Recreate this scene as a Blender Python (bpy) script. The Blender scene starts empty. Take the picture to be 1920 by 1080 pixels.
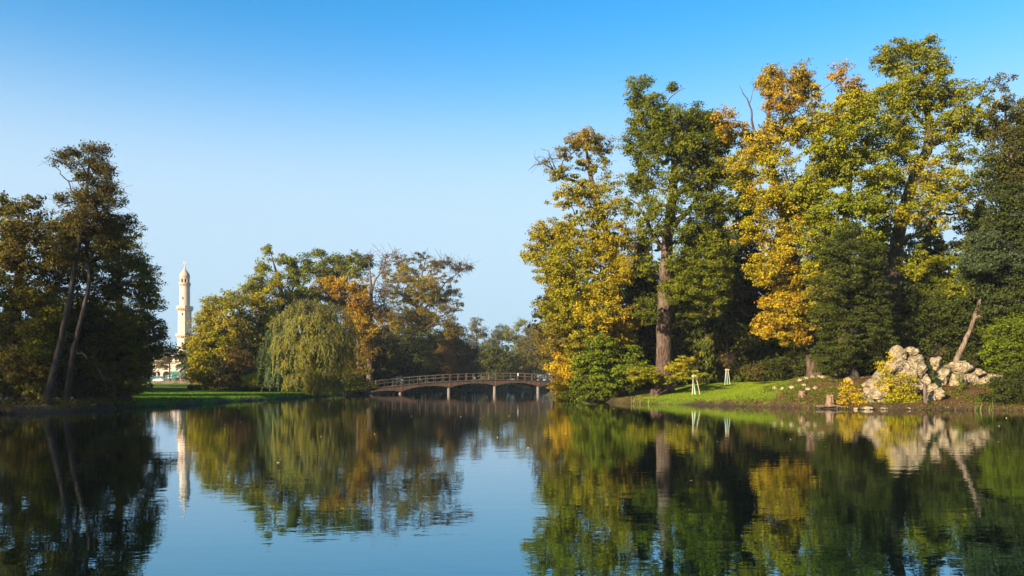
import bpy, math, random
import numpy as np
from mathutils import Vector
sc = bpy.context.scene
F = 1493.3; CH = 1.7; HZ = 720.0        # focal length in photo pixels, eye height, horizon row

# ---------------------------------------------------------------- camera
cd = bpy.data.cameras.new("camera"); cam = bpy.data.objects.new("camera", cd)
sc.collection.objects.link(cam); sc.camera = cam
cam.location = (0, 0, CH); cam.rotation_euler = (math.radians(90), 0, 0)
cd.sensor_width = 36; cd.lens = 36 * F / 1920; cd.shift_y = 180 / 1920.0
cd.clip_start = 0.1; cd.clip_end = 6000

# ---------------------------------------------------------------- sky and sun
SUN_EL, SUN_AZ = math.radians(17), math.radians(223)     # azimuth clockwise from the view direction: behind left
world = bpy.data.worlds.new("World"); sc.world = world; world.use_nodes = True
wt = world.node_tree; bg = wt.nodes["Background"]
sky = wt.nodes.new("ShaderNodeTexSky"); sky.sky_type = 'NISHITA'; sky.sun_disc = False
sky.sun_elevation = SUN_EL; sky.sun_rotation = SUN_AZ
sky.altitude = 200; sky.air_density = 1.1; sky.dust_density = 0.6; sky.ozone_density = 2.6
hs = wt.nodes.new("ShaderNodeHueSaturation"); hs.inputs['Hue'].default_value = 0.495; hs.inputs['Saturation'].default_value = 1.42
wt.links.new(sky.outputs[0], hs.inputs['Color'])
tint = wt.nodes.new("ShaderNodeMix"); tint.data_type = 'RGBA'; tint.blend_type = 'MULTIPLY'; tint.inputs['Factor'].default_value = 1; tint.inputs['B'].default_value = (.90, 1.05, 1.08, 1)
wt.links.new(hs.outputs[0], tint.inputs['A'])
tcw = wt.nodes.new("ShaderNodeTexCoord"); sxw = wt.nodes.new("ShaderNodeSeparateXYZ"); wt.links.new(tcw.outputs['Generated'], sxw.inputs[0])
rw = wt.nodes.new("ShaderNodeValToRGB"); wt.links.new(sxw.outputs['Z'], rw.inputs[0]); rw.color_ramp.interpolation = 'B_SPLINE'; ew = rw.color_ramp.elements
for _ in range(3): ew.new(.5)
for e_, (p_, v_) in zip(ew, [(0, .97), (.12, .96), (.25, .84), (.345, .12), (.44, 0)]): e_.position = p_; e_.color = (v_, v_, v_, 1)
pale = wt.nodes.new("ShaderNodeMix"); pale.data_type = 'RGBA'; wt.links.new(rw.outputs[0], pale.inputs['Factor']); wt.links.new(tint.outputs['Result'], pale.inputs['A'])
rp = wt.nodes.new("ShaderNodeMix"); rp.data_type = 'RGBA'; rp.inputs['A'].default_value = (1.82, 2.66, 3.42, 1); rp.inputs['B'].default_value = (2.45, 3.15, 3.75, 1)
mrw = wt.nodes.new("ShaderNodeMapRange"); mrw.inputs['From Min'].default_value = .04; mrw.inputs['From Max'].default_value = .22; wt.links.new(sxw.outputs['Z'], mrw.inputs['Value']); wt.links.new(mrw.outputs[0], rp.inputs['Factor'])
wt.links.new(rp.outputs['Result'], pale.inputs['B'])                   # bright milky air low over the horizon
wt.links.new(pale.outputs['Result'], bg.inputs[0])
bg.inputs[1].default_value = 0.085
sl = bpy.data.lights.new("sun", 'SUN'); sun = bpy.data.objects.new("sun", sl); sc.collection.objects.link(sun)
sl.energy = 5.0; sl.angle = math.radians(0.6); sl.color = (1.0, 0.83, 0.60)
sd = Vector((math.sin(SUN_AZ) * math.cos(SUN_EL), math.cos(SUN_AZ) * math.cos(SUN_EL), math.sin(SUN_EL)))
sun.rotation_euler = sd.to_track_quat('Z', 'Y').to_euler(); sun.location = sd * 60
sc.view_settings.view_transform = 'Standard'; sc.view_settings.look = 'None'
sc.view_settings.exposure = 1.58; sc.view_settings.gamma = 1
cy = sc.cycles
cy.max_bounces = 6; cy.diffuse_bounces = 2; cy.glossy_bounces = 3; cy.transmission_bounces = 3; cy.volume_bounces = 0
cy.transparent_max_bounces = 6; cy.caustics_reflective = False; cy.caustics_refractive = False

# ---------------------------------------------------------------- helpers
def P(px, py, D): return np.array(((px - 960) / F * D, D, CH + (HZ - py) / F * D))
def tag(o, label=None, cat=None, group=None, kind=None):
    if label: o['label'] = label
    if cat: o['category'] = cat
    if group: o['group'] = group
    if kind: o['kind'] = kind
    return o
def empty(name, loc, label, cat, group=None):
    o = bpy.data.objects.new(name, None); sc.collection.objects.link(o); o.location = tuple(loc)
    o.empty_display_size = 0.3
    return tag(o, label, cat, group)
def np_mesh(name, V, faces, mat, parent=None, color=None, smooth=False, origin=None):
    """faces: list of int arrays (n,k). color: per-face rgb"""
    me = bpy.data.meshes.new(name)
    V = np.asarray(V, dtype=np.float32)
    if parent is not None: V = V - np.array(parent.matrix_world.translation if False else parent.location, dtype=np.float32)
    elif origin is not None: V = V - np.array(origin, dtype=np.float32)
    faces = [f for f in faces if len(f)]
    nl = sum(f.size for f in faces); nf = sum(len(f) for f in faces)
    me.vertices.add(len(V)); me.vertices.foreach_set("co", V.ravel())
    me.loops.add(nl); me.polygons.add(nf)
    me.loops.foreach_set("vertex_index", np.concatenate([f.ravel() for f in faces]).astype(np.int32))
    tot = np.concatenate([np.full(len(f), f.shape[1]) for f in faces])
    st = np.concatenate([[0], np.cumsum(tot)[:-1]])
    me.polygons.foreach_set("loop_start", st.astype(np.int32))
    me.polygons.foreach_set("loop_total", tot.astype(np.int32))
    me.polygons.foreach_set("use_smooth", np.full(nf, smooth))
    me.update(calc_edges=True)
    if color is not None:
        a = me.attributes.new("tone", 'FLOAT_COLOR', 'FACE')
        c = np.ones((nf, 4), dtype=np.float32); c[:, :3] = color; a.data.foreach_set("color", c.ravel())
    me.materials.append(mat)
    o = bpy.data.objects.new(name, me); sc.collection.objects.link(o)
    if parent is not None: o.parent = parent
    elif origin is not None: o.location = tuple(origin)
    return o
class MB:
    """collects boxes, tubes, lathes into one mesh"""
    def __init__(s): s.V = []; s.F4 = []; s.F3 = []; s.n = 0
    def add(s, V, F4=None, F3=None):
        V = np.asarray(V, float); s.V.append(V)
        if F4 is not None and len(F4): s.F4.append(np.asarray(F4) + s.n)
        if F3 is not None and len(F3): s.F3.append(np.asarray(F3) + s.n)
        s.n += len(V)
    def box(s, c, size, ax=(1, 0, 0), ay=(0, 1, 0), az=(0, 0, 1)):
        c, ax, ay, az = [np.asarray(q, float) for q in (c, ax, ay, az)]; h = np.asarray(size) / 2.0
        V = [c + ax * h[0] * i + ay * h[1] * j + az * h[2] * k for k in (-1, 1) for j in (-1, 1) for i in (-1, 1)]
        s.add(V, [(0, 2, 3, 1), (4, 5, 7, 6), (0, 1, 5, 4), (2, 6, 7, 3), (0, 4, 6, 2), (1, 3, 7, 5)])
    def beam(s, a, b, w, h, up=(0, 0, 1)):
        a, b = np.asarray(a, float), np.asarray(b, float); d = b - a; L = np.linalg.norm(d); d /= L
        sx = np.cross(np.asarray(up, float), d); sx /= np.linalg.norm(sx); u = np.cross(d, sx)
        s.box((a + b) / 2, (L, w, h), d, sx, u)
    def lathe(s, c, prof, n=16, rot=0.0, cap=True):
        c = np.asarray(c, float); V = []
        for r, z in prof:
            for i in range(n):
                t = rot + 2 * math.pi * i / n; V.append(c + (r * math.cos(t), r * math.sin(t), z))
        m = len(prof); Q = [(j * n + i, j * n + (i + 1) % n, (j + 1) * n + (i + 1) % n, (j + 1) * n + i) for j in range(m - 1) for i in range(n)]
        T = []
        if cap:
            V.append(c + (0, 0, prof[-1][1])); k = len(V) - 1
            T += [((m - 1) * n + i, (m - 1) * n + (i + 1) % n, k) for i in range(n)]
            V.append(c + (0, 0, prof[0][1])); k = len(V) - 1
            T += [((i + 1) % n, i, k) for i in range(n)]
        s.add(V, Q, T)
    def tube(s, pts, rad, n=6, cap=True):
        pts = np.asarray(pts, float); m = len(pts)
        tan = np.gradient(pts, axis=0); tan /= np.linalg.norm(tan, axis=1)[:, None] + 1e-9
        ref = np.array((0.9, 0.1, 0.05)) if abs(tan[0][2]) > 0.6 else np.array((0.05, 0.1, 1.0))
        A = np.cross(tan, ref); A /= np.linalg.norm(A, axis=1)[:, None] + 1e-9; B = np.cross(tan, A)
        t = np.arange(n) * 2 * math.pi / n
        V = pts[:, None, :] + np.asarray(rad, float)[:, None, None] * (A[:, None, :] * np.cos(t)[None, :, None] + B[:, None, :] * np.sin(t)[None, :, None])
        j = np.arange(m - 1)[:, None] * n; i = np.arange(n)[None, :]; i2 = (i + 1) % n
        Q = np.stack([j + i, j + i2, j + n + i2, j + n + i], -1).reshape(-1, 4)
        s.add(V.reshape(-1, 3), Q)
        if cap and n >= 5:
            s.add(V[-1], None, [(0, k, k + 1) for k in range(1, n - 1)])
    def build(s, name, mat, parent=None, smooth=False, origin=None):
        V = np.concatenate(s.V); fs = []
        if s.F4: fs.append(np.concatenate(s.F4))
        if s.F3: fs.append(np.concatenate(s.F3))
        return np_mesh(name, V, fs, mat, parent, smooth=smooth, origin=origin)

def vnoise(p, seed=0):
    """cheap smooth value noise on (n,3) arrays"""
    p = np.asarray(p, float); i = np.floor(p).astype(np.int64); f = p - i; f = f * f * (3 - 2 * f); r = 0
    for dx in (0, 1):
        for dy in (0, 1):
            for dz in (0, 1):
                h = (i[..., 0] + dx) * 374761393 + (i[..., 1] + dy) * 668265263 + (i[..., 2] + dz) * 2147483647 + seed * 974634777
                h = (h ^ (h >> 13)) * 1274126177; h = (h ^ (h >> 16)) & 0xffffff
                w = (f[..., 0] if dx else 1 - f[..., 0]) * (f[..., 1] if dy else 1 - f[..., 1]) * (f[..., 2] if dz else 1 - f[..., 2])
                r = r + w * (h / float(0xffffff))
    return r * 2 - 1

# ---------------------------------------------------------------- materials
def new_mat(name):
    m = bpy.data.materials.new(name); m.use_nodes = True; nt = m.node_tree
    return m, nt, nt.nodes["Principled BSDF"]
def noise(nt, scale, detail=5, rough=0.6, vec=None, dim='3D'):
    n = nt.nodes.new("ShaderNodeTexNoise"); n.inputs['Scale'].default_value = scale; n.inputs['Detail'].default_value = detail
    n.inputs['Roughness'].default_value = rough
    if vec: nt.links.new(vec, n.inputs['Vector'])
    return n.outputs['Fac']
def ramp(nt, fac, stops):
    r = nt.nodes.new("ShaderNodeValToRGB"); nt.links.new(fac, r.inputs[0]); e = r.color_ramp.elements
    while len(e) < len(stops): e.new(0.5)
    for k, (p, c) in enumerate(stops):
        e[k].position = p; e[k].color = (*c, 1) if len(c) == 3 else c
    return r.outputs[0]
def mapping(nt, scale, src='Object'):
    t = nt.nodes.new("ShaderNodeTexCoord"); m = nt.nodes.new("ShaderNodeMapping"); m.inputs['Scale'].default_value = scale
    nt.links.new(t.outputs[src], m.inputs[0]); return m.outputs[0]
def geopos(nt): return nt.nodes.new("ShaderNodeNewGeometry").outputs['Position']
def mix(nt, a, b, fac, mode='MIX'):
    m = nt.nodes.new("ShaderNodeMix"); m.data_type = 'RGBA'; m.blend_type = mode
    for s, v in ((m.inputs['Factor'], fac), (m.inputs['A'], a), (m.inputs['B'], b)):
        if hasattr(v, 'links'): nt.links.new(v, s)
        else: s.default_value = v if not isinstance(v, tuple) else (*v, 1)
    return m.outputs['Result']
def bump(nt, h, b, strength=0.5, dist=0.05):
    n = nt.nodes.new("ShaderNodeBump"); n.inputs['Strength'].default_value = strength; n.inputs['Distance'].default_value = dist
    nt.links.new(h, n.inputs['Height']); nt.links.new(n.outputs[0], b.inputs['Normal']); return n
def math_n(nt, op, a, b=None):
    m = nt.nodes.new("ShaderNodeMath"); m.operation = op
    for s, v in ((m.inputs[0], a), (m.inputs[1], b)):
        if v is None: continue
        if hasattr(v, 'links'): nt.links.new(v, s)
        else: s.default_value = v
    return m.outputs[0]

def leaf_mat(name, trans=0.36, rough=0.65, spec=0.07):
    m, nt, b = new_mat(name); a = nt.nodes.new("ShaderNodeAttribute"); a.attribute_name = "tone"
    b.inputs['Roughness'].default_value = rough; b.inputs['Specular IOR Level'].default_value = spec
    nt.links.new(a.outputs['Color'], b.inputs['Base Color'])
    t = nt.nodes.new("ShaderNodeBsdfTranslucent"); nt.links.new(a.outputs['Color'], t.inputs[0])
    x = nt.nodes.new("ShaderNodeMixShader"); x.inputs[0].default_value = trans
    nt.links.new(b.outputs[0], x.inputs[1]); nt.links.new(t.outputs[0], x.inputs[2])
    nt.links.new(x.outputs[0], nt.nodes["Material Output"].inputs[0]); return m
M_LEAF = leaf_mat("autumn_leaves"); M_NEEDLE = leaf_mat("conifer_needles", 0.12, 0.7, 0.05); M_GRASS = leaf_mat("grass_blades", 0.35, 0.7, 0.05)
def bark_mat(name, c1, c2, c3):
    m, nt, b = new_mat(name); v = mapping(nt, (1, 1, .22)); n1 = noise(nt, 7, 6, .65, v); n2 = noise(nt, 0.8, 4, .6, mapping(nt, (1, 1, .5)))
    c = mix(nt, ramp(nt, n1, [(0.35, c1), (0.62, c2)]), c3, ramp(nt, n2, [(0.5, (0, 0, 0)), (0.68, (1, 1, 1))]))
    nt.links.new(c, b.inputs['Base Color']); b.inputs['Roughness'].default_value = .9; b.inputs['Specular IOR Level'].default_value = .15
    bump(nt, n1, b, 1.0, .12); return m
M_BARK = bark_mat("oak_bark", (.018, .012, .008), (.11, .072, .05), (.15, .11, .08))
M_BARKL = bark_mat("pale_bark", (.04, .026, .017), (.18, .13, .09), (.26, .2, .14))
M_BARKD = bark_mat("dark_bark", (.014, .010, .008), (.055, .042, .031), (.075, .06, .045))
M_DEAD = bark_mat("dead_wood", (.045, .032, .026), (.17, .12, .095), (.22, .17, .13))

# ---------------------------------------------------------------- terrain
def W(px, py):                                  # point on the water surface seen at this pixel
    D = F * CH / (py - HZ); return ((px - 960) / F * D, D)
left_shore = [(-400, -400), (-70, -60), (-44, -8), (-43, 15), (-37, 35), W(0, 777), W(60, 775), W(150, 771), W(250, 764.5), W(330, 761), W(420, 754.5), W(500, 750), W(570, 746), W(620, 742), W(675, 740), (-24.6, 134), (-24.8, 142), (-26.5, 155), (-26, 170), (-22, 188), (-14, 200), (-4, 214), (10, 232), (24, 245)]
right_shore = [(36, 245), (24, 215), (14, 190), (9, 160), (6.5, 140), (5, 120), (5, 100), W(1030, 748.5), W(1100, 752), W(1190, 757), W(1300, 759), W(1380, 762), W(1450, 763.5), W(1530, 766), W(1620, 768), W(1700, 768.5), W(1800, 769), W(1920, 770), (45, 48), (52, 36), (56, 12), (50, -6), (20, -10), (-8, -9), (-25, -14), (-44, -40), (-300, -420)]
POND = np.array(left_shore + right_shore, float)
def pond_sd(x, y):
    """positive on land, negative on water"""
    x = np.asarray(x, float); y = np.asarray(y, float); d2 = np.full(x.shape, 1e18); ins = np.zeros(x.shape, bool)
    A = POND; B = np.roll(POND, -1, 0)
    for (ax, ay), (bx, by) in zip(A, B):
        ex, ey = bx - ax, by - ay; t = np.clip(((x - ax) * ex + (y - ay) * ey) / (ex * ex + ey * ey), 0, 1)
        d2 = np.minimum(d2, (x - ax - t * ex) ** 2 + (y - ay - t * ey) ** 2)
        if abs(by - ay) > 1e-9:
            c = ((ay > y) != (by > y)) & (x < (bx - ax) * (y - ay) / (by - ay) + ax); ins ^= c
    return np.where(ins, -1, 1) * np.sqrt(d2)
def sstep(a, b, v): t = np.clip((v - a) / (b - a), 0, 1); return t * t * (3 - 2 * t)
def ground_z(x, y):
    x = np.asarray(x, float); y = np.asarray(y, float)
    p = np.stack([x, y, np.zeros_like(x)], -1)
    d = pond_sd(x, y) + 0.35 * vnoise(p * 0.45, 3) + 0.18 * vnoise(p * 1.5, 5)
    wr = sstep(-6, 16, x + (70 - y) * 0.02) * sstep(130, 95, y)            # right bank weight
    left = 0.38 * sstep(-.1, .7, d) + 0.55 * sstep(3, 45, d) + 0.9 * sstep(60, 330, y) * sstep(0, 40, d) + .9 * sstep(200, 380, y)
    right = 0.38 * sstep(-.1, .8, d) + 1.25 * sstep(.5, 14, d) + 0.5 * sstep(12, 30, d)
    gx, gy = P(1520, 0, 63)[:2]; right = right + .95 * np.exp(-(((x - gx) / 5.5) ** 2 + ((y - gy - 1) / 5) ** 2)) * sstep(0, 3, d)
    gx, gy = P(1760, 0, 60)[:2]; right = right + .9 * np.exp(-(((x - gx) / 8) ** 2 + ((y - gy) / 4.5) ** 2)) * sstep(0, 3, d)
    h = left * (1 - wr) + right * wr + (0.05 * vnoise(p * .5, 1) + 0.10 * vnoise(p * .12, 2)) * sstep(0, 3, d)
    return np.where(d > -.1, h, np.maximum(-1.6, (d + .1) * .5))
def gz(x, y): return float(ground_z(np.array([x]), np.array([y]))[0])
def hit(px, py, d0=48., d1=140.):
    """distance at which the ground is seen at this pixel (first from the camera)"""
    for D in np.arange(d0, d1, .15):
        x, y, z = P(px, py, D)
        if gz(x, y) >= z: return float(D)
    return d1
def axis(segs):
    out = []
    for a, b, s in segs: out += list(np.arange(a, b, s))
    return np.array(out + [segs[-1][1]])
gx = axis([(-2500, -600, 190), (-600, -140, 23), (-140, -60, 4), (-60, 60, .55), (60, 140, 4), (140, 600, 23), (600, 2500, 190)])
gy = axis([(-700, -100, 60), (-100, -20, 5), (-20, 40, 2), (40, 105, .4), (105, 170, .9), (170, 260, 2), (260, 480, 8), (480, 2900, 120)])
GX, GY = np.meshgrid(gx, gy); GZ = ground_z(GX, GY)
nx = len(gx); ii = (np.arange(len(gy) - 1)[:, None] * nx + np.arange(nx - 1)[None, :]).ravel()
mg, nt, b = new_mat("park_ground"); pos = geopos(nt)
a = nt.nodes.new("ShaderNodeAttribute"); a.attribute_name = "cover"
sep = nt.nodes.new("ShaderNodeSeparateColor"); nt.links.new(a.outputs['Color'], sep.inputs[0])
n_f = noise(nt, 9, 5, .7, pos); n_m = noise(nt, .9, 4, .6, pos); n_l = noise(nt, .13, 3, .5, pos)
grass = mix(nt, ramp(nt, n_f, [(.3, (.045, .08, .006)), (.7, (.14, .20, .014))]), ramp(nt, n_m, [(.3, (.075, .13, .009)), (.7, (.22, .24, .02))]), .5)
litter = mix(nt, ramp(nt, n_f, [(.35, (.025, .014, .007)), (.5, (.085, .045, .017)), (.65, (.23, .125, .045))]), ramp(nt, n_m, [(.3, (.04, .022, .01)), (.7, (.14, .075, .03))]), .4)
mud = ramp(nt, n_f, [(.3, (.02, .013, .008)), (.7, (.07, .05, .03))])
thr = math_n(nt, 'ADD', sep.outputs[0], math_n(nt, 'MULTIPLY', math_n(nt, 'SUBTRACT', noise(nt, 2.2, 5, .7, pos), .5), 1.6))
c = mix(nt, grass, litter, ramp(nt, thr, [(.42, (0, 0, 0)), (.6, (1, 1, 1))]))
c = mix(nt, c, mud, sep.outputs[1]); nt.links.new(c, b.inputs['Base Color'])
b.inputs['Roughness'].default_value = .95; b.inputs['Specular IOR Level'].default_value = .1; bump(nt, n_f, b, .8, .12)
V = np.stack([GX.ravel(), GY.ravel(), GZ.ravel()], 1)
ground = np_mesh("ground", V, [np.stack([ii, ii + 1, ii + nx + 1, ii + nx], 1)], mg, smooth=True); tag(ground, kind='structure')
sdv = pond_sd(V[:, 0], V[:, 1]); X_, Y_ = V[:, 0], V[:, 1]
def litter_mask(x, y):
    px = x / np.maximum(y, 1) * F + 960; L = np.zeros(x.shape)
    rgt = sstep(0, 10, x); nz_ = vnoise(np.stack([x, y, 0 * x], -1) * .55, 21) + .5 * vnoise(np.stack([x, y, 0 * x], -1) * 1.9, 22); px = px + 34 * nz_ * (x > 0); yj = y + 2.2 * nz_
    L = np.maximum(L, rgt * sstep(80, 84, y + 0 * x)); L = np.maximum(L, rgt * .60 * sstep(1440, 1480, px) * sstep(67, 62, yj)); L = np.maximum(L, rgt * .82 * sstep(1555, 1600, px))
    L = np.maximum(L, rgt * .75 * sstep(1235, 1190, px) * sstep(100, 60, y)); L = np.maximum(L, rgt * (.30 + .38 * sstep(1330, 1400, px)) * sstep(1.8, .5, pond_sd(x, y)) * (y > 40))
    L = np.maximum(L, .9 * (x < 0) * sstep(235, 200, 960 + x / np.maximum(y, 1) * F) * (y > 35) * (y < 100)); L = np.maximum(L, .9 * sstep(120, 128, y) * sstep(-48, -42, x) * (x < 5) * (y < 260)); L = np.maximum(L, .8 * sstep(-17, -21, x) * sstep(40, 46, y) * sstep(60, 54, y + (x + 30) * .2))
    return L
cov = np.zeros((len(V), 4), np.float32); cov[:, 0] = litter_mask(X_, Y_); cov[:, 1] = sstep(.55, .1, sdv + .2 * vnoise(V * 1.1, 9)); cov[:, 3] = 1
at_ = ground.data.attributes.new("cover", 'FLOAT_COLOR', 'POINT'); at_.data.foreach_set("color", cov.ravel())

# water
mw, nt, b = new_mat("pond_water"); nt.nodes.remove(b); pos = geopos(nt)
mp = nt.nodes.new("ShaderNodeMapping"); mp.inputs['Scale'].default_value = (.75, 1.25, 1); nt.links.new(pos, mp.inputs[0]); v = mp.outputs[0]
patch = ramp(nt, noise(nt, .055, 3, .5, pos), [(.35, (.35,) * 3), (.65, (1,) * 3)])
h = math_n(nt, 'ADD', math_n(nt, 'MULTIPLY', noise(nt, 1.7, 3, .55, v), 0.0026), math_n(nt, 'MULTIPLY', noise(nt, .35, 2, .5, v), 0.0032))
h = math_n(nt, 'ADD', h, math_n(nt, 'MULTIPLY', math_n(nt, 'MULTIPLY', noise(nt, 5.5, 2, .5, v), 0.0008), patch))
bn = nt.nodes.new("ShaderNodeBump"); bn.inputs['Strength'].default_value = 1; bn.inputs['Distance'].default_value = 1.0; nt.links.new(h, bn.inputs['Height'])
gl = nt.nodes.new("ShaderNodeBsdfGlossy"); gl.inputs['Roughness'].default_value = .006; gl.inputs['Color'].default_value = (.86, .9, .92, 1)
df = nt.nodes.new("ShaderNodeBsdfDiffuse"); df.inputs['Color'].default_value = (.0025, .0035, .002, 1)
fr = nt.nodes.new("ShaderNodeFresnel"); fr.inputs['IOR'].default_value = 1.33
for q in (gl, fr): nt.links.new(bn.outputs[0], q.inputs['Normal'])
nt.links.new(ramp(nt, fr.outputs[0], [(.22, (.36, .78, 1.0)), (.62, (.90, .95, 1.0))]), gl.inputs['Color'])
fac = math_n(nt, 'POWER', fr.outputs[0], .54)
mx = nt.nodes.new("ShaderNodeMixShader"); nt.links.new(fac, mx.inputs[0]); nt.links.new(df.outputs[0], mx.inputs[1]); nt.links.new(gl.outputs[0], mx.inputs[2])
nt.links.new(mx.outputs[0], nt.nodes["Material Output"].inputs[0])
wv = np.array([(-420, -430, 0), (90, -430, 0), (90, 262, 0), (-420, 262, 0)], float)
tag(np_mesh("pond_water", wv, [np.array([(0, 1, 2, 3)])], mw), kind='structure')

# ---------------------------------------------------------------- tree generator
PAL = dict(
 gold=(.37, .262, .012), yellow=(.50, .365, .014), orange=(.43, .21, .015), rust=(.24, .12, .02), pink=(.33, .18, .07), brown=(.12, .075, .020),
 lime=(.265, .25, .010), yg=(.195, .195, .009), green=(.094, .118, .008), dgreen=(.052, .066, .008), deep=(.027, .034, .006), blue=(.05, .072, .042),
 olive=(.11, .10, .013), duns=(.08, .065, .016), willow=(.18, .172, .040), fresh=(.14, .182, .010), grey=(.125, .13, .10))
def catmull(pts, per=5):
    pts = np.asarray(pts, float)
    if len(pts) < 3: return np.array([pts[0] + (pts[-1] - pts[0]) * t for t in np.linspace(0, 1, per * 2)])
    p = np.vstack([2 * pts[0] - pts[1], pts, 2 * pts[-1] - pts[-2]]); out = []
    for k in range(1, len(p) - 2):
        for t in np.arange(per) / per:
            out.append(.5 * ((2 * p[k]) + (-p[k - 1] + p[k + 1]) * t + (2 * p[k - 1] - 5 * p[k] + 4 * p[k + 1] - p[k + 2]) * t * t + (-p[k - 1] + 3 * p[k] - 3 * p[k + 1] + p[k + 2]) * t ** 3))
    out.append(pts[-1]); return np.array(out)
def leaf_quads(C, N, s, rs, aspect=.62, axis=None, fold=0.0):
    """rhombic leaves: centres C, normals N, sizes s -> V, Q"""
    n = len(C); N = N / (np.linalg.norm(N, axis=1)[:, None] + 1e-9)
    T = rs.normal(size=(n, 3)) if axis is None else axis
    A = T - (T * N).sum(1)[:, None] * N; A /= np.linalg.norm(A, axis=1)[:, None] + 1e-9; B = np.cross(N, A)
    s = s[:, None]; w = aspect * (.8 + .4 * rs.rand(n, 1))
    sk = (rs.rand(n, 1) - .5) * .5
    V = np.stack([C - A * s, C + B * s * w + A * s * sk, C + A * s, C - B * s * w - A * s * sk * .5], 1).reshape(-1, 3)
    return V, np.arange(n * 4).reshape(-1, 4)
class Skel:
    def __init__(s): s.p = []; s.par = []; s.fix = []
    def add(s, q, par, fix=0): s.p.append(np.asarray(q, float)); s.par.append(par); s.fix.append(fix); return len(s.p) - 1
def mesh_skel(sk, name, mat, parent, tip=.014, expo=.44, rmax=None):
    P_ = np.array(sk.p); par = np.array(sk.par); n = len(P_); cnt = np.zeros(n); kids = [[] for _ in range(n)]
    for i in range(n - 1, -1, -1):
        if cnt[i] == 0: cnt[i] = 1
        if par[i] >= 0: cnt[par[i]] += cnt[i]; kids[par[i]].append(i)
    for i in range(n):                                                       # undo chain counting
        pass
    leaf = np.zeros(n)
    for i in range(n - 1, -1, -1):
        if not kids[i]: leaf[i] = 1
        if par[i] >= 0: leaf[par[i]] += leaf[i]
    r = tip * leaf ** expo; fix = np.array(sk.fix); r = np.where(fix > 0, fix, r)
    if rmax: r = np.minimum(r, rmax)
    for i in range(n):
        if par[i] >= 0: r[i] = min(r[i], r[par[i]] * (1.0 if fix[i] > 0 else .92))
    mb = MB(); starts = [i for i in range(n) if par[i] < 0]
    stack = [(i, None) for i in starts]
    while stack:
        i, pr = stack.pop(); chain = [i] if pr is None else [pr, i]; rad = [r[i]] if pr is None else [min(r[pr], r[i] * 1.25), r[i]]
        j = i
        while kids[j]:
            ks = sorted(kids[j], key=lambda q: -(r[q] + (10 if fix[q] > 0 else 0)))
            for q in ks[1:]: stack.append((q, j))
            j = ks[0]; chain.append(j); rad.append(r[j])
        if len(chain) < 2: continue
        R = max(rad); mb.tube(P_[chain], rad, 12 if R > .25 else 6 if R > .08 else 4 if R > .03 else 3)
    return mb.build(name, mat, parent, smooth=True)
def rot_path(a, b, rs, k, sag=.0, wob=.08):
    """k points after a, ending in b, wobbling"""
    L = np.linalg.norm(b - a); out = []
    up = np.array((0, 0, 1.0)); w1 = rs.normal(size=3) * wob * L; 
    for t in np.linspace(0, 1, k + 1)[1:]:
        q = a + (b - a) * t + (w1 + up * sag * L) * math.sin(math.pi * t)
        if t < 1: q = q + rs.normal(size=3) * wob * .35 * L / k ** .5
        out.append(q)
    return out
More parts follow.
